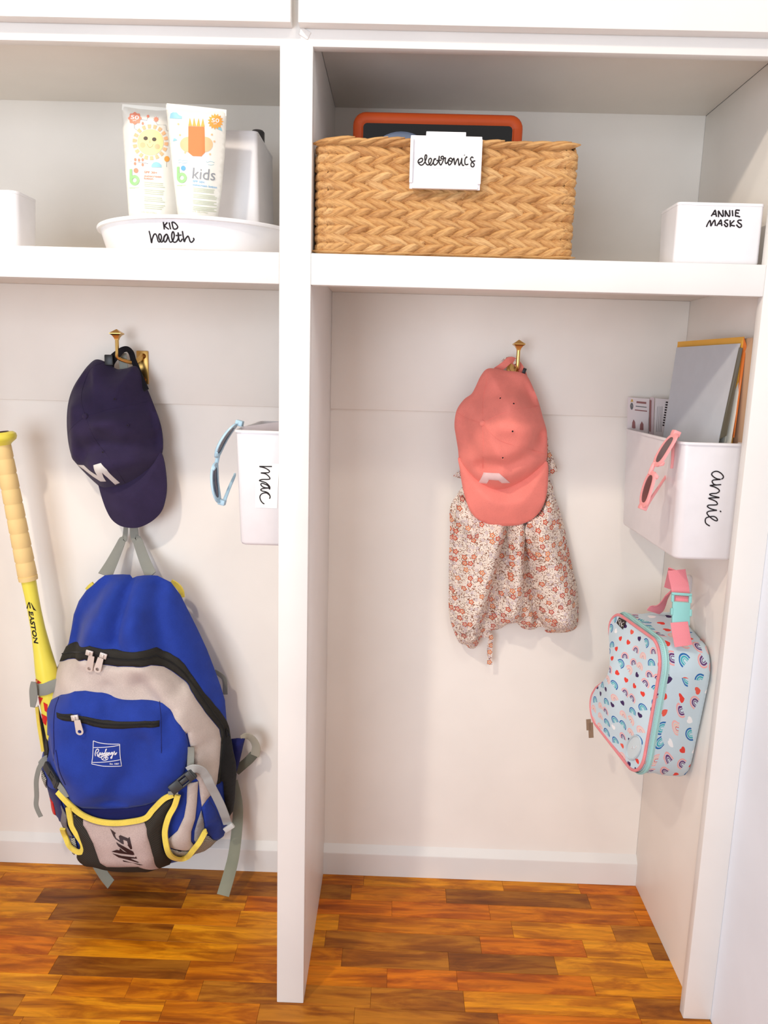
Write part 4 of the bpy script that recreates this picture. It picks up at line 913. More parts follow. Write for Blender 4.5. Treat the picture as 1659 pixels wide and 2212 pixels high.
for L in ([(530, 280), (645, 365), (625, 395), (650, 465), (725, 515), (705, 425), (735, 405), (890, 470), (918, 440), (972, 680), (940, 690), (875, 600), (890, 600), (870, 525), (790, 495), (805, 588), (770, 580), (640, 485), (600, 430)],
          [(655, 545), (700, 575), (990, 735), (1015, 795), (990, 805), (720, 770), (560, 735), (660, 700), (720, 710), (725, 665), (790, 725), (880, 765), (700, 630), (665, 580)],
          [(575, 770), (760, 820), (1030, 850), (1045, 830), (1070, 875), (930, 870), (1110, 950), (1080, 955), (860, 890), (700, 850)],
          [(780, 905), (900, 940), (1190, 1000), (1120, 1000), (980, 960), (800, 935)]):
    mb = MB(); decal(mb, GP, s9(L), .0009, 2.0); mb.make('printed_letter', INKB, BP, deg=None)
# right side: grey gusset strip, blue corner, ribbed elastic, open mesh
for nm, mt, pl, of in (('gusset_strip', TAN, [(310, 722), (435, 702), (428, 830), (420, 960), (400, 1150), (352, 1300), (350, 1420), (395, 1472), (330, 1520), (110, 1490), (76, 1390), (190, 1290), (270, 1120), (300, 950)], .004),
                       ('corner_panel', ROYAL, [(550, 910), (640, 1040), (700, 1180), (735, 1358), (700, 1385), (660, 1408), (580, 1350), (512, 1290), (495, 1100), (480, 1012)], .003),
                       ('side_mesh', NETL, [(530, 1330), (580, 1356), (660, 1400), (590, 1470), (512, 1522), (425, 1548), (350, 1598), (230, 1600), (112, 1560), (112, 1500), (330, 1524), (420, 1440), (480, 1380)], .007),
                       ('elastic_panel', webbing('ribbed_elastic', (150, 148, 150), .004), [(475, 1040), (500, 1150), (512, 1280), (470, 1370), (430, 1430), (392, 1388), (398, 1280), (430, 1170)], .006),
                       ('back_padding', BLK, [(775, 60), (800, 150), (832, 200), (852, 330), (886, 480), (894, 620), (880, 760), (874, 900), (852, 1052), (816, 1108), (765, 980), (748, 850), (738, 700), (708, 690), (712, 480), (735, 200)], .005)):
    Surf(br(pl), SBP, .003, .008, off=of).mesh(nm, mt, BP, .006, .003)
# left side: navy pouch, red lining, ribbed elastic, mesh
for nm, mt, pl, of in (('side_pouch', ROYALD, [(222, 1290), (330, 1330), (380, 1500), (440, 1620), (445, 1780), (380, 1665), (335, 1612), (285, 1572), (244, 1400)], .004), ('pouch_lining', BRED, [(256, 1400), (292, 1450), (320, 1590), (290, 1578), (266, 1490)], .0075),
                       ('elastic_panel', webbing('ribbed_elastic_dark', (128, 124, 126), .004), [(372, 1490), (440, 1610), (445, 1720), (500, 1830), (440, 1790), (392, 1690), (386, 1560)], .007),
                       ('side_mesh', NETL, [(165, 1110), (212, 1210), (218, 1300), (200, 1280), (160, 1180)], .006), ('side_mesh', NETL, [(478, 1840), (520, 1850), (545, 1960), (530, 2010), (490, 1960)], .006), ('side_mesh', NETL, [(485, 1600), (540, 1580), (575, 1720), (620, 1880), (600, 1900), (560, 1800)], .012),
                       ('side_sleeve', BLK, [(112, 420), (150, 560), (195, 645), (215, 780), (232, 900), (215, 985), (178, 980), (160, 860), (136, 720)], .002)):
    Surf(bl(pl), SBP, .002, .005, off=of).mesh(nm, mt, BP, .004, .003)
# yellow bindings
def binding(S, pts, w, off): P_ = S.path(cr(pts, 5), off); MB().ribbon(P_, w, .005).make('yellow_trim', YTRIM, BP)
binding(MP, b2([(250, 385), (290, 430), (340, 480), (410, 535), (500, 572), (600, 586), (700, 580), (810, 556), (862, 500), (930, 432), (990, 405)]), .0125, .004)
binding(SBP, br([(190, 870), (150, 1000), (80, 1130), (38, 1280), (40, 1400), (70, 1540), (120, 1610), (215, 1635), (310, 1600), (380, 1520), (450, 1430), (510, 1320), (530, 1300)]), .0125, .018)
binding(SBP, bl([(440, 1530), (460, 1640), (480, 1730), (540, 1830), (600, 1930), (590, 2000), (540, 2010), (460, 1950), (420, 1850), (390, 1745)]), .012, .016)
for L in ([(458, 168), (478, 145), (500, 128)], [(1012, 112), (1050, 135), (1078, 170), (1086, 215)]):
    MB().ribbon([at(*v, .345) for v in cr(b1(L), 4)], .012, .005).make('strap_piping', YTRIM, BP)
# webbing: hang loop, side compression straps, strap tails
hx, hy, hz = hp1[-8]; hk = Vector((hx + .006, hy + .012, hz))
for L, w0, w1 in (([(548, 1468), (520, 1560), (460, 1690), (405, 1795)], .010, .032), ([(603, 1468), (630, 1560), (680, 1700), (722, 1800)], .018, .030)):
    P_ = [hk, hk + Vector((.004, .022, -.16))] + [at(*v, y) for v, y in zip(c6(L), (.372, .368, .352, .325))]
    P_ = [Vector(p) for p in cr(P_, 6)]; n_ = len(P_)
    MB().ribbon(P_, [w0 + (w1 - w0) * max(0, k / n_ - .4) / .6 for k in range(n_)], .002).make('hang_loop', GREYW, BP)
def web(pts, w, off, S=SBP, name='webbing_strap', m=None, lift=None):
    C_ = cr(pts, 6); n_ = len(C_)
    P_ = [S.P3(a, b, off if lift is None else off + lift(k / (n_ - 1))) for k, (a, b) in enumerate(C_)]
    MB().ribbon(P_, w, .0022).make(name, m or GREYW, BP)
web(br([(345, 300), (345, 400), (338, 560)]), .0150, .010)
web(br([(318, 585), (370, 560), (440, 572), (500, 620), (560, 720), (620, 830), (690, 970), (740, 1090), (785, 1220)]), .0205, .018, m=GREYL, lift=lambda t: .016 * math.sin(math.pi * min(1, t * 1.6)))
e_ = SBP.P3(*br([(800, 1260)])[0], .022)
MB().box(-.0125, .0125, -.003, .003, -.006, .006, .001, Matrix.Translation(e_) @ Matrix.Rotation(-.65, 4, 'Y')).make('strap_end', plain('strap_end_fold', (206, 206, 204), .6), BP)
def buckle(p0, p1, w, off):
    A = SBP.P3(*p0, off); B = SBP.P3(*p1, off); t = (B - A); L = t.length; t.normalize(); sd = t.cross(Vector((0, -1, 0))).normalized(); nr = sd.cross(t)
    X = Matrix.Translation((A + B) / 2) @ Matrix(((t.x, nr.x, sd.x, 0), (t.y, nr.y, sd.y, 0), (t.z, nr.z, sd.z, 0), (0, 0, 0, 1)))
    mb = MB().box(-L * .5, -L * .08, -.004, .004, -w / 2, w / 2, .002, X).box(-L * .08, L * .2, -.0028, .0028, -w * .22, w * .22, .001, X)
    for s in (-1, 1): mb.box(-L * .12, L * .28, -.003, .003, s * w * .42 - w * .1, s * w * .42 + w * .1, .0012, X)
    mb.box(L * .2, L * .5, -.0045, .0045, -w / 2, w / 2, .002, X).box(L * .36, L * .44, -.006, .006, -w * .5, w * .5, .0015, X); mb.make('side_buckle', BUCK, BP, deg=30)
buckle(br([(105, 820)])[0], br([(385, 600)])[0], .0225, .024)
buckle(bl([(190, 1060)])[0], bl([(335, 1300)])[0], .0170, .014)
web(bl([(330, 1280), (375, 1340), (420, 1420)]), .013, .014); web(br([(75, 850), (190, 840)]), .008, .024)
tl = [(x, y, z) for x, y, z in ((238, 990, .285), (190, 1010, .280), (140, 1070, .276), (112, 1140, .276), (92, 1250, .278), (96, 1400, .280), (90, 1500, .280), (112, 1570, .280), (142, 1630, .280))]
MB().ribbon([at(*bl([(a, b)])[0], c) for a, b, c in cr(tl, 5)], [.016] * 10 + [.0105] * (len(cr(tl, 5)) - 10), .0018).make('strap_tail', GREYW, BP)
# shoulder strap, its loop and the two lower strap tails
Surf(br([(822, 200), (900, 190), (992, 196), (960, 330), (925, 480), (885, 615), (850, 560), (830, 380)]), .345, .010, .015).mesh('shoulder_strap', ROYALD, BP, .006, back=(.012, .015))
P_ = [at(*br([(a, b)])[0], c) for a, b, c in cr([(940, 185, .345), (1020, 165, .350), (1090, 215, .354), (1125, 300, .356), (1110, 400, .358)], 6)]
MB().ribbon(P_, [.010 + .012 * min(1, k / 8) for k in range(len(P_))], .002, normal=(-.35, -1, -.2)).make('adjuster_loop', webbing('khaki_webbing', (176, 168, 150)), BP)
P_ = [at(*br([(a, b)])[0], c) for a, b, c in cr([(1098, 385, .362), (1040, 450, .364), (960, 520, .364), (880, 590, .362)], 6)]
MB().ribbon(P_, .021, .002).make('adjuster_loop', webbing('dark_webbing', (112, 112, 98)), BP)
P_ = [at(*b1([(a, b)])[0], c) for a, b, c in cr([(1300, 705, .345), (1345, 735, .355), (1368, 770, .358), (1372, 860, .358)], 6)]
MB().ribbon(P_, .011, .002).make('adjuster_loop', GREYW, BP)
P_ = [at(*br([(a, b)])[0], c) for a, b, c in cr([(850, 700, .365), (885, 850, .362), (905, 1000, .355), (905, 1150, .350), (885, 1380, .335), (855, 1600, .315), (810, 1790, .290), (728, 2070, .262)], 6)]
MB().ribbon(P_, [.022 + .006 * k / len(P_) for k in range(len(P_))], .0022).make('strap_tail', webbing('sage_webbing', (146, 148, 130)), BP)
P_ = [at(*b2([(a, b)])[0], c) for a, b, c in cr([(470, 790, .31), (510, 860, .30), (550, 925, .288), (592, 978, .278)], 6)]
MB().ribbon(P_, .0275, .0022).make('strap_tail', webbing('sage_webbing_short', (152, 152, 138)), BP)

# ------------------------------------------------------------------ baseball bat
k0 = at(1, 946, .285); k1 = at(108, 1490, .305); ax = (k1 - k0); unit = ax.length; axn = ax.normalized()
BT = thing('baseball_bat', 'yellow baseball bat with tan grip tucked in the side of the blue backpack', 'bat', tuple(k0 + axn * unit * 1.48))
YB = plain('bat_yellow', (240, 226, 84), .3, 0, .5)
L2 = unit / 549.0
def rp(px): return px * .00094
prof = [(.0001, -12), (27, -11), (32.5, -7), (33.5, -1), (31, 5), (22, 11), (17, 16)]
MB().lathe(k0, [(rp(r) if r > .01 else r, z * L2) for r, z in prof] + [(.0001, 15 * L2)], 32, axis=axn).make('knob', YB, BT)
MB().lathe(k0 - axn * 12 * L2, [(.0001, 0), (rp(19), 0), (rp(18), -.0006), (.0001, -.0008)], 24, axis=axn).make('knob_sticker', col('knob_print', (60, 30, 30)), BT)
gp = [(.0001, 10)]; n_t = 9
for i in range(n_t):
    a = 12 + i * 31.0
    gp += [(17.4 + i * .2, a), (18.6 + i * .2, a + 3), (19.2 + i * .2, a + 27), (17.6 + i * .2, a + 30.5)]
gp += [(21, 12 + n_t * 31), (20.5, 12 + n_t * 31 + 9), (.0001, 12 + n_t * 31 + 9.5)]
TAPE = plain('tan_grip_tape', (240, 208, 142), .7)
MB().lathe(k0, [(rp(r) if r > .01 else r, z * L2) for r, z in gp], 32, axis=axn).make('grip', TAPE, BT)
barrel = [(16, 298), (15, 330), (14.6, 370), (15.6, 410), (19.5, 460), (23.8, 500), (26.6, 545), (27.6, 600), (27.6, 790), (25, 806), (16, 812), (.01, 813)]
def rad_at(z):
    for (r0, z0), (r1, z1) in zip(barrel[:-1], barrel[1:]):
        if z0 <= z <= z1: return rp(r0 + (r1 - r0) * (z - z0) / (z1 - z0))
    return rp(16)
MB().lathe(k0, [(.0001, 298 * L2)] + [(rp(r), z * L2) for r, z in barrel], 40, axis=axn).make('barrel', YB, BT)
class BatSurf:
    def P3(s, px, py, off=0.0):
        d = ray(px, py).normalized(); m = CAM - k0; b = d - axn * d.dot(axn); c = m - axn * m.dot(axn)
        t0 = -b.dot(c) / b.dot(b)                                    # nearest approach to the axis
        p = CAM + d * t0; h = (p - k0).dot(axn); r = rad_at(h / L2); dist = (p - k0 - axn * h).length
        if dist < r: p = p - d * (math.sqrt(r * r - dist * dist) / b.length)
        h = (p - k0).dot(axn); rv = (p - k0 - axn * h).normalized(); r = rad_at(h / L2)
        return k0 + axn * h + rv * (r + off)
    def path(s, pts, off=0.0): return [s.P3(a, b, off) for a, b in pts]
BS = BatSurf(); e9 = lambda L: zp(40, 1290, 18.43, L)
for L in ([(400, 190), (440, 195), (460, 240), (495, 450), (450, 440), (425, 250), (385, 330), (370, 460), (315, 450), (360, 320)], [(480, 210), (520, 250), (620, 430), (710, 550), (590, 500), (545, 380)]):
    mb = MB(); decal(mb, BS, e9(L), .0006); mb.make('bat_emblem', INK, BT, deg=None)
mb = MB(); text_on(mb, BS, 'EASTON', e9([(408, 545)])[0], e9([(632, 1880)])[0], 8.4, .0007, bold=.035, shear=.25); mb.make('bat_lettering', INK, BT, deg=None)
for L in ([(85, 130), (150, 175), (90, 190)], [(110, 325), (165, 340), (130, 420)], [(170, 385), (215, 410), (215, 500), (185, 480)], [(130, 500), (215, 545), (200, 640), (160, 600)]):
    mb = MB(); decal(mb, BS, bl(L), .0006); mb.make('bat_print', BRED, BT, deg=None)
# grey webbing sleeve of the backpack round the bat
P_ = [BS.P3(a, b, .0022) for a, b in cr(bl([(72, 215), (120, 245), (180, 245), (240, 220)]), 6)]
MB().ribbon(P_ + [P_[-1] + Vector((.022, .01, .006))], .026, .0022, normal=(-.1, -1, .1)).make('bat_loop', GREYW, BP)
P_ = [at(*bl([(a, b)])[0], .272) for a, b in cr([(62, 165), (60, 250), (62, 340), (52, 440)], 5)]
MB().ribbon(P_, [.004 + .014 * math.sin(math.pi * min(1, .15 + .75 * k / len(P_))) for k in range(len(P_))], .0018).make('loop_tail', GREYW, BP)
P_ = [at(*bl([(a, b)])[0], .29) for a, b in cr([(98, 440), (120, 640), (150, 820), (165, 920)], 5)]
MB().ribbon(P_, .007, .003).make('sleeve_edge', YTRIM, BP)
# ------------------------------------------------------------------ papers in the right wall bin
def sheet(pts, thick, mat, name, label, cat, group=None, parts=(), down=.09):
    """thin flat thing through four 3-D corners TL TR BR BL; its lower end reaches down into the bin"""
    TL, TRp, BR_, BL_ = [Vector(p) for p in pts]
    BR2 = BR_ + (BR_ - TRp).normalized() * down; BL2 = BL_ + (BL_ - TL).normalized() * down
    n = (TRp - TL).cross(BL_ - TL).normalized()
    if n.dot(CAM - TL) < 0: n = -n
    T = thing(name, label, cat, tuple((BR2 + BL2) / 2), group)
    MB().prism([TL, TRp, BR2, BL2], -n * thick).make('cover' if cat == 'folder' else 'sheet', mat, T, smooth=False)
    return T, PlaneSurf(TL, TRp, BL_), n
r3 = lambda L: zp(1320, 600, 3.457, L)
def cor(pl, ys): return [at(*p, y) for p, y in zip(r3(pl), ys)]
KRAFT = plain('kraft_card', (196, 160, 128), .8); GOLD = plain('golden_card', (232, 174, 70), .7); GREYC = plain('grey_card', (190, 194, 200), .6); MAG = plain('dark_cover', (84, 76, 58), .5)
_kr = cor([(1056, 448), (1010, 1200)], (.045, .058))
T, s_, n_ = sheet([(.791, .27, _kr[0].z + .002), _kr[0], _kr[1], (.775, .27, _kr[1].z)], .0012, KRAFT, 'folder', 'tan kraft folder nearest the side panel in the bin lettered annie', 'folder', 'folders in the right wall bin')
T, s_, n_ = sheet(cor([(498, 478), (992, 440), (905, 1190), (430, 1150)], (.30, .068, .082, .30)), .0012, GOLD, 'folder', 'golden yellow folder rising behind the grey folder in the wall bin', 'folder', 'folders in the right wall bin')
MB().prism(cor([(992, 440), (1012, 505), (920, 1195), (905, 1190)], (.068, .062, .072, .082)), (0, .001, 0)).make('folded_edge', plain('orange_card', (206, 110, 40), .7), T, smooth=False)
T, s_, n_ = sheet(cor([(640, 510), (1010, 506), (895, 1205), (560, 1190)], (.245, .0635, .0775, .245)), .0015, plain('white_pages', (226, 224, 214), .8), 'booklet', 'dark-covered booklet between the grey folder and the golden folder', 'booklet')
a = cor([(958, 520), (985, 525), (862, 1180), (812, 1205)], (.066, .064, .078, .080)); MB().prism(a, n_ * .0008).make('spine', MAG, T, smooth=False)
T, s_, n_ = sheet(cor([(489, 520), (962, 490), (802, 1213), (392, 1165)], (.285, .072, .086, .285)), .0016, GREYC, 'folder', 'pale grey folder in front, leaning in the bin lettered annie', 'folder', 'folders in the right wall bin')
# cards
k8 = lambda L: zp(1340, 850, 13.825, L)
def cardc(pl, y): return [at(*p, y) for p in k8(pl)]
CARD = plain('card_stock', (226, 214, 214), .6); PRM = col('print_maroon', (150, 100, 98)); PRG = col('print_gold', (206, 166, 90)); PRS = col('print_slate', (110, 110, 112)); PRB = col('print_ink', (38, 28, 30))
T, s_, n_ = sheet(cardc([(1050, 140), (1448, 178), (1325, 1245), (1000, 1180)], .357), .0012, CARD, 'card', 'white ruled card with a black barcode edge, right of the others in the wall bin', 'card', 'cards in the right wall bin')
for k in range(10):
    y = 240 + k * 76; x = 1360 - k * 10.5
    mb = MB(); decal(mb, s_, k8([(x - k * .5, y), (x + 68 - k * 2, y + 6), (x + 60 - k * 2, y + 48), (x - 8, y + 42)]), .0005); mb.make('barcode_bar', PRB, T, deg=None)
for x in (1110, 1160, 1210, 1250): strokes('ruled_line', s_, [k8([(x, 385), (x - 12, 700), (x - 30, 1150)])], .0003, PRS, T, sub=1)
T, s_, n_ = sheet(cardc([(900, 110), (1015, 128), (985, 1150), (860, 1120)], .364), .0012, plain('rose_card', (214, 190, 192), .6), 'card', 'narrow pink-white card edge behind the front card in the wall bin', 'card', 'cards in the right wall bin')
MB().prism(cardc([(870, 190), (925, 200), (905, 1140), (860, 1130)], .3625), (0, -.0006, 0)).make('dark_edge', PRM, T, smooth=False)
T, s_, n_ = sheet(cardc([(225, 112), (872, 158), (830, 1135), (205, 1010)], .3715), .0014, CARD, 'card', 'white card with a small gold and grey emblem, left in the wall bin', 'card', 'cards in the right wall bin')
for nm, m, pl in (('emblem_top', PRG, [(305, 270), (325, 190), (350, 160), (375, 200), (385, 260), (345, 240)]), ('emblem', PRS, circ(340, 380, 46, 105, 20)), ('emblem_center', CARD, circ(335, 385, 22, 45, 14)), ('print_line', PRM, [(485, 228), (775, 255), (772, 315), (480, 285)]), ('print_line', PRS, [(460, 365), (785, 400), (785, 425), (460, 392)]), ('print_line', PRM, [(435, 475), (800, 515), (798, 545), (432, 505)]), ('print_figure', PRM, [(345, 1020), (355, 870), (395, 770), (440, 850), (455, 1040), (400, 1045)]), ('print_figure', PRM, [(580, 1085), (590, 930), (640, 830), (690, 920), (690, 1100), (630, 1095)])):
    mb = MB(); decal(mb, s_, k8(pl), .0005); mb.make(nm, m, T, deg=None)

# ------------------------------------------------------------------ sunglasses
def glasses(label, mat, lensm, h0, h1, vdir, arms, wrap, half_v, loc):
    """h0 / h1 upper and lower hinge (3-D); vdir points from the lower rim towards the brow"""
    h0, h1 = Vector(h0), Vector(h1); W = (h1 - h0); Lw = W.length; W.normalize(); V = Vector(vdir); V = (V - W * V.dot(W)).normalized(); Nn = W.cross(V).normalized()
    if Nn.x > 0: Nn = -Nn                                                   # the front of the frame faces left
    c = (h0 + h1) / 2
    T = thing('sunglasses', label, 'sunglasses', loc, "children's sunglasses on the wall bins")
    def pt(w, v, n=0.0): return c + W * w + V * v + Nn * (n + wrap * (1 - (2 * w / Lw) ** 2))
    lw = Lw * .222; lh = half_v
    for sgn in (-1, 1):
        cw = sgn * Lw * .265; n = 28; inn = []; out = []
        for k in range(n):
            a = 2 * math.pi * k / n; ca, sa = math.cos(a), math.sin(a); e = .75
            x = math.copysign(abs(ca) ** e, ca); y = math.copysign(abs(sa) ** e, sa)
            inn.append((cw + x * lw * .80, y * lh * .74)); out.append((cw + x * lw * 1.06, y * lh * 1.0 + (.0012 if y > 0 else 0)))
        rings = []
        for k in list(range(n)) + [0]:
            rings.append([pt(*inn[k], -.0022), pt(*inn[k], .0016), pt(*[(a + b) / 2 for a, b in zip(inn[k], out[k])], .0024), pt(*out[k], .0012), pt(*out[k], -.0022)])
        MB().loft(rings, caps=False).make('rim', mat, T, deg=50)
        mb = MB(); A = [pt(*p, .0004) for p in inn] + [pt(cw, 0, .0006)]; mb.add(A, [(k, (k + 1) % n, n) for k in range(n)])
        A = [pt(*p, -.0008) for p in inn] + [pt(cw, 0, -.0006)]; mb.add(A, [((k + 1) % n, k, n) for k in range(n)]); mb.make('lens', lensm, T)
        MB().tube([pt(sgn * Lw * .06, -lh * .55, -.001), pt(sgn * Lw * .085, -lh * .75, -.004), pt(sgn * Lw * .11, -lh * .9, -.003)], [.0022, .003, .0018], 8).make('nose_pad', mat, T)
        hp = c + W * sgn * Lw * .5
        X = Matrix(((W.x, V.x, Nn.x, 0), (W.y, V.y, Nn.y, 0), (W.z, V.z, Nn.z, 0), (0, 0, 0, 1)))
        MB().box(-.006, .004, lh * .05, lh * .75, -.010, .003, .0015, Matrix.Translation(hp) @ X).make('hinge_block', mat, T)
    MB().tube([pt(x * Lw, lh * .42 + .0015 * (1 - (x / .075) ** 2), .0004) for x in (-.085, -.05, -.02, 0, .02, .05, .085)], .0036, 10).make('bridge', mat, T)
    for arm in arms:
        P_ = cr([tuple(Vector(p)) for p in arm], 5); n = len(P_)
        MB().tube(P_, [.0034 - .0010 * k / n for k in range(n)], 8, sy=.6, up=(0, -1, 0)).make('temple', mat, T)
    return T
PINKP = plain('pink_plastic', (246, 166, 166), .35); BLUEP = plain('light_blue_plastic', (172, 204, 222), .35)
LENS = plain('smoke_lens', (96, 72, 72), .12); LENSD = plain('dark_lens', (34, 38, 70), .1)
g3 = lambda a, b: zp(1370, 925, 11.645, [(a, b)])[0]
yA = .062
gl0 = at(*g3(1040, 135), yA); gl1 = at(*g3(215, 1990), .055)
glasses('pink sunglasses hooked over the rim of the wall bin lettered annie', PINKP, LENS, gl0, gl1, (-.08, .99, 0),
        [[at(*g3(300, 1980), .06), at(*g3(420, 1780), .075), at(*g3(640, 1450), .10), at(*g3(850, 1130), .13)],
         [at(*g3(1080, 200), .075), at(*g3(1010, 330), .078), at(*g3(975, 560), .080), at(*g3(965, 800), .083), at(*g3(940, 1010), .085)]], .009, .0185, tuple(gl1))
w3 = lambda a, b: zp(445, 895, 10.53, [(a, b)])[0]
gb0 = at(*w3(690, 205), .085); gb1 = at(*w3(290, 2010), .085)
glasses('light blue sunglasses hooked over the rim of the wall bin lettered mac', BLUEP, LENSD, gb0, gb1, (.10, .99, 0),
        [[at(*w3(400, 2020), .09), at(*w3(460, 1850), .10), at(*w3(560, 1600), .12), at(*w3(640, 1420), .14), at(*w3(655, 1350), .15)],
         [at(*w3(700, 210), .085), at(*w3(760, 215), .10), at(*w3(800, 225), .14), at(*w3(830, 262), .18)]], .022, .018, tuple(gb1))

# ------------------------------------------------------------------ lunch bag on the side panel
def rainbow():
    n = N('rainbow_print'); uv = n.new('ShaderNodeUVMap'); uv.uv_map = 'print'; p = uv.outputs[0]
    c = lin((202, 222, 232))
    def lattice(c, scale, off):
        """one motif per cell: an arch in one of two colourings, or a heart"""
        v = n.new('ShaderNodeTexVoronoi'); v.voronoi_dimensions = '2D'; v.inputs['Scale'].default_value = 1.0; v.inputs['Randomness'].default_value = .28
        q_ = n.mapping(p, scale=(scale, scale, scale), loc=off); n.put(v.inputs['Vector'], q_)
        k = n.sep(v.outputs['Color']); loc = n.vmath('SUBTRACT', q_, v.outputs['Position'])
        rt = n.new('ShaderNodeVectorRotate'); rt.rotation_type = 'Z_AXIS'; n.put(rt.inputs['Vector'], loc); n.put(rt.inputs['Angle'], n.math('MULTIPLY', n.math('SUBTRACT', k[1], .5), 1.5))
        s = n.sep(rt.outputs[0]); x = s[0]; y = n.math('ADD', s[1], .14); yp = n.math('MAXIMUM', y, 0)
        r = n.math('SQRT', n.math('ADD', n.math('MULTIPLY', x, x), n.math('MULTIPLY', yp, yp)))
        arch = n.math('MULTIPLY', n.math('GREATER_THAN', y, -.14), n.math('LESS_THAN', r, .43))
        gap = n.math('GREATER_THAN', n.math('COSINE', n.math('MULTIPLY', n.math('SUBTRACT', r, .07), 6.283 / .14)), -.62)
        arch = n.math('MULTIPLY', n.math('MULTIPLY', arch, gap), n.math('GREATER_THAN', r, .07))
        A = n.ramp(r, [(0, (86, 190, 196)), (.14, (70, 176, 190)), (.28, (44, 112, 178)), (.42, (44, 112, 178))], 'CONSTANT')
        B = n.ramp(r, [(0, (110, 60, 120)), (.14, (108, 58, 118)), (.28, (240, 172, 172)), (.42, (40, 104, 176))], 'CONSTANT')
        C_ = n.ramp(r, [(0, (236, 110, 96)), (.14, (240, 200, 184)), (.28, (240, 186, 182)), (.42, (240, 186, 182))], 'CONSTANT')
        c1 = n.mix(n.math('GREATER_THAN', k[2], .36), A, B); c1 = n.mix(n.math('GREATER_THAN', k[2], .70), c1, C_)
        c = n.mix(n.math('MULTIPLY', arch, n.math('GREATER_THAN', k[0], .42)), c, c1)
        u = n.math('MULTIPLY', s[0], 5.2); w = n.math('MULTIPLY', n.math('ADD', s[1], .02), 5.2)
        a = n.math('ADD', n.math('MULTIPLY', u, u), n.math('SUBTRACT', n.math('MULTIPLY', w, w), 1.0))
        h = n.math('SUBTRACT', n.math('MULTIPLY', n.math('MULTIPLY', a, a), a), n.math('MULTIPLY', n.math('MULTIPLY', u, u), n.math('MULTIPLY', n.math('MULTIPLY', w, w), w)))
        heart = n.math('MULTIPLY', n.math('LESS_THAN', h, 0.0), n.math('LESS_THAN', k[0], .42))
        return n.mix(heart, c, n.ramp(k[2], [(0, (230, 70, 58)), (.38, (66, 44, 92)), (.72, (246, 248, 250)), (.88, (232, 96, 80))], 'CONSTANT'))
    c = lattice(c, 44, (.2, .7, 0))
    n.base(c); n.bump(n.noise(n.tc.outputs['Object'], 900, 1), .2, .0005); return n.set(.75, 0, .25)
RBOW = rainbow(); MINT = webbing('mint_zipper_tape', (178, 222, 218), .003); PNKP = fabric('pink_piping', (236, 144, 148), 900, .2); PNKW = webbing('pink_webbing', (244, 148, 158), .002); MINTP = plain('mint_plastic', (140, 202, 200), .4)
LBT = thing('lunch_bag', 'mint lunch bag printed with rainbows and hearts, hung on the side panel', 'lunch bag', (PNX - .06, .2, .37))
ff = lambda a, b: zp(1240, 1200, 4.097, [(a, b)])[0]
NT, NB_, FB, FT = at(*ff(812, 800), .052), at(*ff(600, 2010), .070), at(*ff(122, 1400), .275), at(*ff(345, 470), .275)
BNT, BNB, BFB, BFT = Vector((PNX - .004, .078, .695)), Vector((PNX - .004, .140, .402)), Vector((PNX - .004, .33, .40)), Vector((PNX - .004, .31, .72))
NTf = NT; nseg = 10
def ring_lb(k, shrink=0.0, rr=.20):
    """rounded quad between the wall side (k=0) and the face (k=1)"""
    a, b, c_, d = [A.lerp(B, k) for A, B in ((BNT, NT), (BNB, NB_), (BFB, FB), (BFT, FT))]
    out = []
    for (cx, cy, a0) in ((1 - rr, 1 - rr, 0), (rr, 1 - rr, 90), (rr, rr, 180), (1 - rr, rr, 270)):
        for j in range(nseg + 1):
            t = math.radians(a0 + 90 * j / nseg); u = cx + rr * math.cos(t); v = cy + rr * math.sin(t)
            u = .5 + (u - .5) * (1 - shrink); v = .5 + (v - .5) * (1 - shrink)
            out.append((u, v))
        (u0, v0), (cx2, cy2, a2) = out[-1], {0: (rr, 1 - rr, 90), 90: (rr, rr, 180), 180: (1 - rr, rr, 270), 270: (1 - rr, 1 - rr, 0)}[a0]
        t = math.radians(a2); u1 = .5 + (cx2 + rr * math.cos(t) - .5) * (1 - shrink); v1 = .5 + (cy2 + rr * math.sin(t) - .5) * (1 - shrink)
        out += [(u0 + (u1 - u0) * j / 8, v0 + (v1 - v0) * j / 8) for j in range(1, 8)]
    return [(a * u * v + b * u * (1 - v) + c_ * (1 - u) * (1 - v) + d * (1 - u) * v) + (a - d) * (.36 * max(0, 1 - u) ** 1.5 * k * math.exp(-((v - .54) / .20) ** 2)) for u, v in out]      # u: near 1 / far 0, v: top 1 / bottom 0
fn = (NT - FT).cross(FB - FT).normalized()
if fn.x > 0: fn = -fn
def dent(u, v): return .020 * math.sin(math.pi * u) * math.sin(math.pi * v) - .012 * math.exp(-((u - .12) ** 2 + (v - .52) ** 2) / .03) - .008 * math.exp(-((u - .62) ** 2 / .02 + (v - .5) ** 2 / .2))
def uvmesh(name, verts, faces, uvs, mat):
    org_ = ORG[LBT.name]; me = bpy.data.meshes.new(name); me.from_pydata([Vector(v) - org_ for v in verts], [], faces)
    ul = me.uv_layers.new(name='print')
    for l in me.loops: ul.data[l.index].uv = uvs[l.vertex_index]
    bm = bmesh.new(); bm.from_mesh(me); bmesh.ops.recalc_face_normals(bm, faces=bm.faces); bm.to_mesh(me); bm.free()
    me.materials.append(mat); me.shade_smooth(); o = bpy.data.objects.new(name, me); COL.objects.link(o); o.parent = LBT; ORG[o.name] = org_; return o
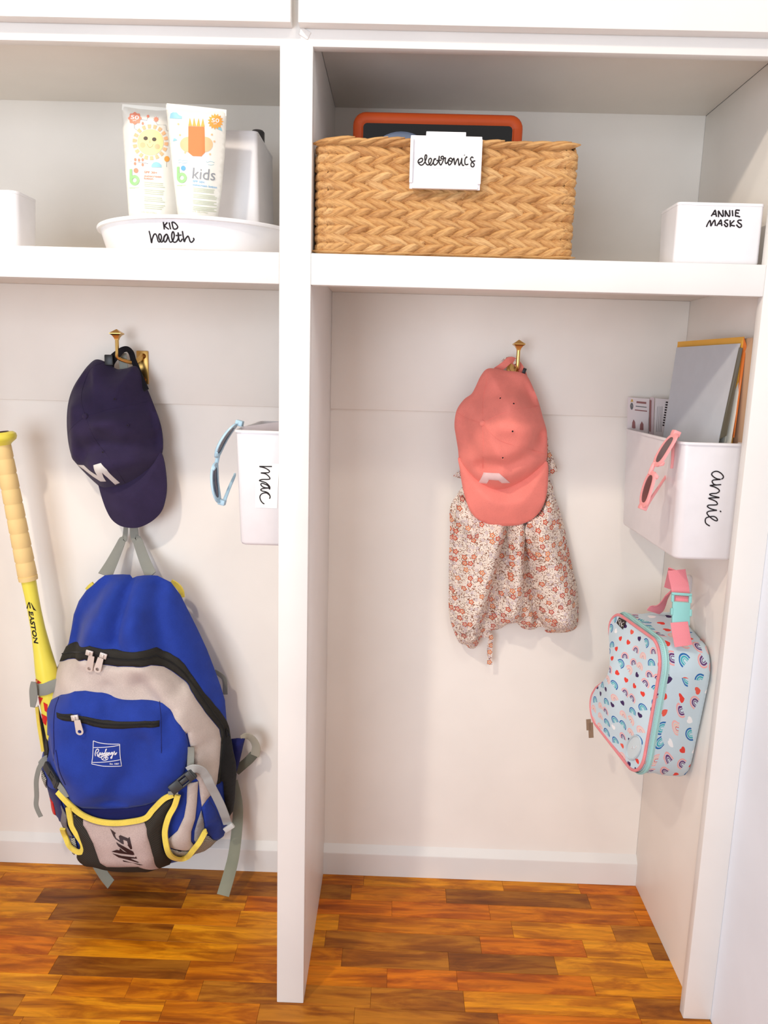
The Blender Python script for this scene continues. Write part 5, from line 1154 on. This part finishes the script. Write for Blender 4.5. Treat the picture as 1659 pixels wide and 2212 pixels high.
# gusset
ks = [0, .03, .10, .22, .36, .5, .62, .74, .86, .95, 1.0]; V_ = []; U_ = []; F_ = []; m_ = 4 * (nseg + 8)
for k in ks:
    R__ = ring_lb(k, .06 if k == 0 else (.01 if k == .03 else -.012 * math.sin(math.pi * k) + .016 * math.exp(-((k - .62) ** 2) / .01)))
    acc = 0
    for j in range(m_ + 1):
        p_ = R__[j % m_]
        if j: acc += (p_ - R__[(j - 1) % m_]).length
        V_.append(p_); U_.append((acc * .66, k * .078 + .4))
for i in range(len(ks) - 1):
    for j in range(m_): a = i * (m_ + 1) + j; F_.append((a, a + 1, a + m_ + 2, a + m_ + 1))
uvmesh('side_gusset', V_, F_, U_, RBOW)
V_ = []; F_ = []; U_ = []                                   # front face, a few concentric rings
sh = [0.02, .12, .25, .4, .55, .7, .85, .97]
for s_i in sh:
    for p_, in zip(ring_lb(1.0, s_i)):
        V_.append(p_)
cn = (NT + NB_ + FB + FT) / 4; eu = (NT - FT).normalized(); ev = (FT - FB).normalized(); Wf = (NT - FT).length; Hf = (FT - FB).length
for i, p_ in enumerate(V_):
    pass
def face_uv(p_): d_ = p_ - cn; return .5 + d_.dot(eu) / Wf, .5 + d_.dot(ev) / Hf
V2 = []
for p_ in V_:
    u, v = face_uv(p_); u_, v_ = min(max(u, 0), 1), min(max(v, 0), 1); V2.append(p_ + fn * (.003 + dent(u_, v_))); U_.append((u * .18, v * .245))
for i in range(len(sh) - 1):
    for j in range(m_): a = i * m_ + j; b = i * m_ + (j + 1) % m_; F_.append((a, b, b + m_, a + m_))
F_.append(tuple((len(sh) - 1) * m_ + j for j in range(m_)))
uvmesh('front_panel', V2, F_, U_, RBOW)
# back panel
V3 = ring_lb(0, .06); uvmesh('back_panel', V3, [tuple(range(m_))], [(0, 0)] * m_, RBOW)
MB().tube([p + fn * .003 for p in ring_lb(1.0, .01)], .0030, 8, closed=True).make('piping', PNKP, LBT)
R1 = ring_lb(.985, -.012); R0 = ring_lb(.86, -.016)
mb = MB(); mb.add(R0 + R1, [(j, (j + 1) % m_, m_ + (j + 1) % m_, m_ + j) for j in range(m_)]); mb.make('zipper_tape', MINT, LBT)
MB().tube(ring_lb(.925, -.020), .0022, 6, closed=True).make('zipper_coil', plain('mint_coil', (160, 208, 206), .5), LBT)
# label, oval badge, zip pulls
from mathutils.bvhtree import BVHTree
_bvh = BVHTree.FromPolygons(V2, F_)
class FaceSurf:
    def P3(s, px, py, off=0.0):
        d = ray(px, py).normalized(); h = _bvh.ray_cast(CAM, d)
        p = h[0] if h[0] is not None else _bvh.find_nearest(CAM + d * 1.35)[0]
        return p + fn * off
    def path(s, pts, off=0.0): return [s.P3(a, b, off) for a, b in pts]
FS = FaceSurf(); fz = lambda L: zp(1240, 1200, 4.097, L)
mb = MB(); decal(mb, FS, fz([(405, 548), (470, 582), (437, 655), (382, 598)]), .0018); mb.make('brand_tag', plain('tag_brown', (48, 40, 38), .6), LBT, deg=None)
strokes('tag_lettering', FS, [fz(L) for L in ([(415, 620), (405, 570), (425, 575), (412, 600)], [(430, 632), (425, 585)], [(452, 590), (428, 608), (445, 628)])], .0006, col('tag_white', (230, 226, 220)), LBT, off=.0024, sub=3)
ov = [(535 + 62 * math.cos(t) + 18 * math.sin(t), 1700 - 105 * math.sin(t)) for t in [2 * math.pi * k / 28 for k in range(28)]]
mb = MB(); decal(mb, FS, fz(ov), .0014); mb.make('oval_badge', plain('pale_rubber', (206, 222, 228), .4), LBT, deg=None)
MB().tube(FS.path(fz(ov), .0016), .0016, 6, closed=True).make('badge_rim', plain('badge_rim', (190, 208, 216), .4), LBT)
strokes('badge_mark', FS, [fz([(520, 1712), (530, 1690), (545, 1712), (560, 1685)])], .0007, PLAST, LBT, off=.0020)
for (a, b, c_, d) in ((128, 1450, 132, 1545), (146, 1480, 152, 1612)):
    A = at(*ff(a, b), .30); B = at(*ff(c_, d), .30); MB().ribbon([A, A.lerp(B, .5), B], .0105, .002).make('zipper_pull', plain('antique_zinc', (170, 150, 128), .4, .7), LBT)
# carry strap with buckle over an adhesive hook
def rib(pts, w, name, m, normal=(0, -1, 0), th=.0024):
    P_ = [at(*ff(a, b), c) for a, b, c in cr(pts, 6)]; MB().ribbon(P_, w, th, normal).make(name, m, LBT)
rib([(700, 500, .235), (770, 430, .225), (850, 320, .20)], .036, 'carry_strap', PNKW, (.5, -.8, .4))
rib([(908, 128, .13), (918, 190, .125), (935, 260, .118), (945, 340, .112)], .032, 'carry_strap', PNKW, (-.1, -1, .1))
rib([(905, 135, .134), (890, 200, .165), (865, 300, .195)], .030, 'carry_strap', PNKW, (-.5, -1, .1))
rib([(930, 590, .088), (945, 680, .080), (968, 800, .074)], .031, 'carry_strap', PNKW, (-.1, -1, .1))
A = at(*ff(952, 330), .106); B = at(*ff(942, 620), .090); t = (B - A).normalized(); sd = t.cross(Vector((-.12, -1, .05))).normalized(); nr = sd.cross(t); Lb = (B - A).length
X = Matrix.Translation((A + B) / 2) @ Matrix(((t.x, nr.x, sd.x, 0), (t.y, nr.y, sd.y, 0), (t.z, nr.z, sd.z, 0), (0, 0, 0, 1))); w = .036
mb = MB().box(-Lb * .5, -Lb * .42, -.004, .004, -w / 2, w / 2, .0015, X).box(-Lb * .42, -Lb * .2, -.003, .003, -w / 2, -w * .36, .001, X).box(-Lb * .42, -Lb * .2, -.003, .003, w * .36, w / 2, .001, X)
mb.box(-Lb * .22, Lb * .5, -.004, .004, -w * .44, w * .44, .002, X).box(-Lb * .02, Lb * .2, -.005, .005, -w * .52, -w * .40, .0015, X).box(-Lb * .02, Lb * .2, -.005, .005, w * .40, w * .52, .0015, X)
mb.make('side_buckle', MINTP, LBT, deg=30)
P_ = [X @ Vector((-Lb * .40, -.001, 0)), X @ Vector((-Lb * .33, -.004, 0)), X @ Vector((-Lb * .24, -.003, 0))]; MB().ribbon(P_, .026, .002, nr).make('strap_bar', PNKW, LBT)
ah = thing('adhesive_hook', 'small white adhesive hook on the side panel holding the lunch bag strap', 'hook', (PNX, .10, .72))
pa = atx(*ff(1020, 170), PNX - .001); pb = atx(*ff(1020, 330), PNX - .001)
cc = (pa + pb) / 2; hh = (pa.z - pb.z) / 2
MB().loft([[Vector((PNX - x_, p_.x, p_.y)) for p_ in rrect(cc.y - .011 + g, cc.y + .011 - g, cc.z - hh + g, cc.z + hh - g, 0, .008, 5)] for x_, g in ((.0002, 0), (.0035, 0), (.005, .0015))]).make('hook_base', PLAST, ah)
MB().tube(cr([(PNX - .004, cc.y, cc.z - hh * .3), (PNX - .018, cc.y, cc.z - hh * .55), (PNX - .030, cc.y, cc.z - hh * .2), (PNX - .032, cc.y, cc.z + hh * .2)], 6), .0045, 10).make('hook_prong', PLAST, ah)
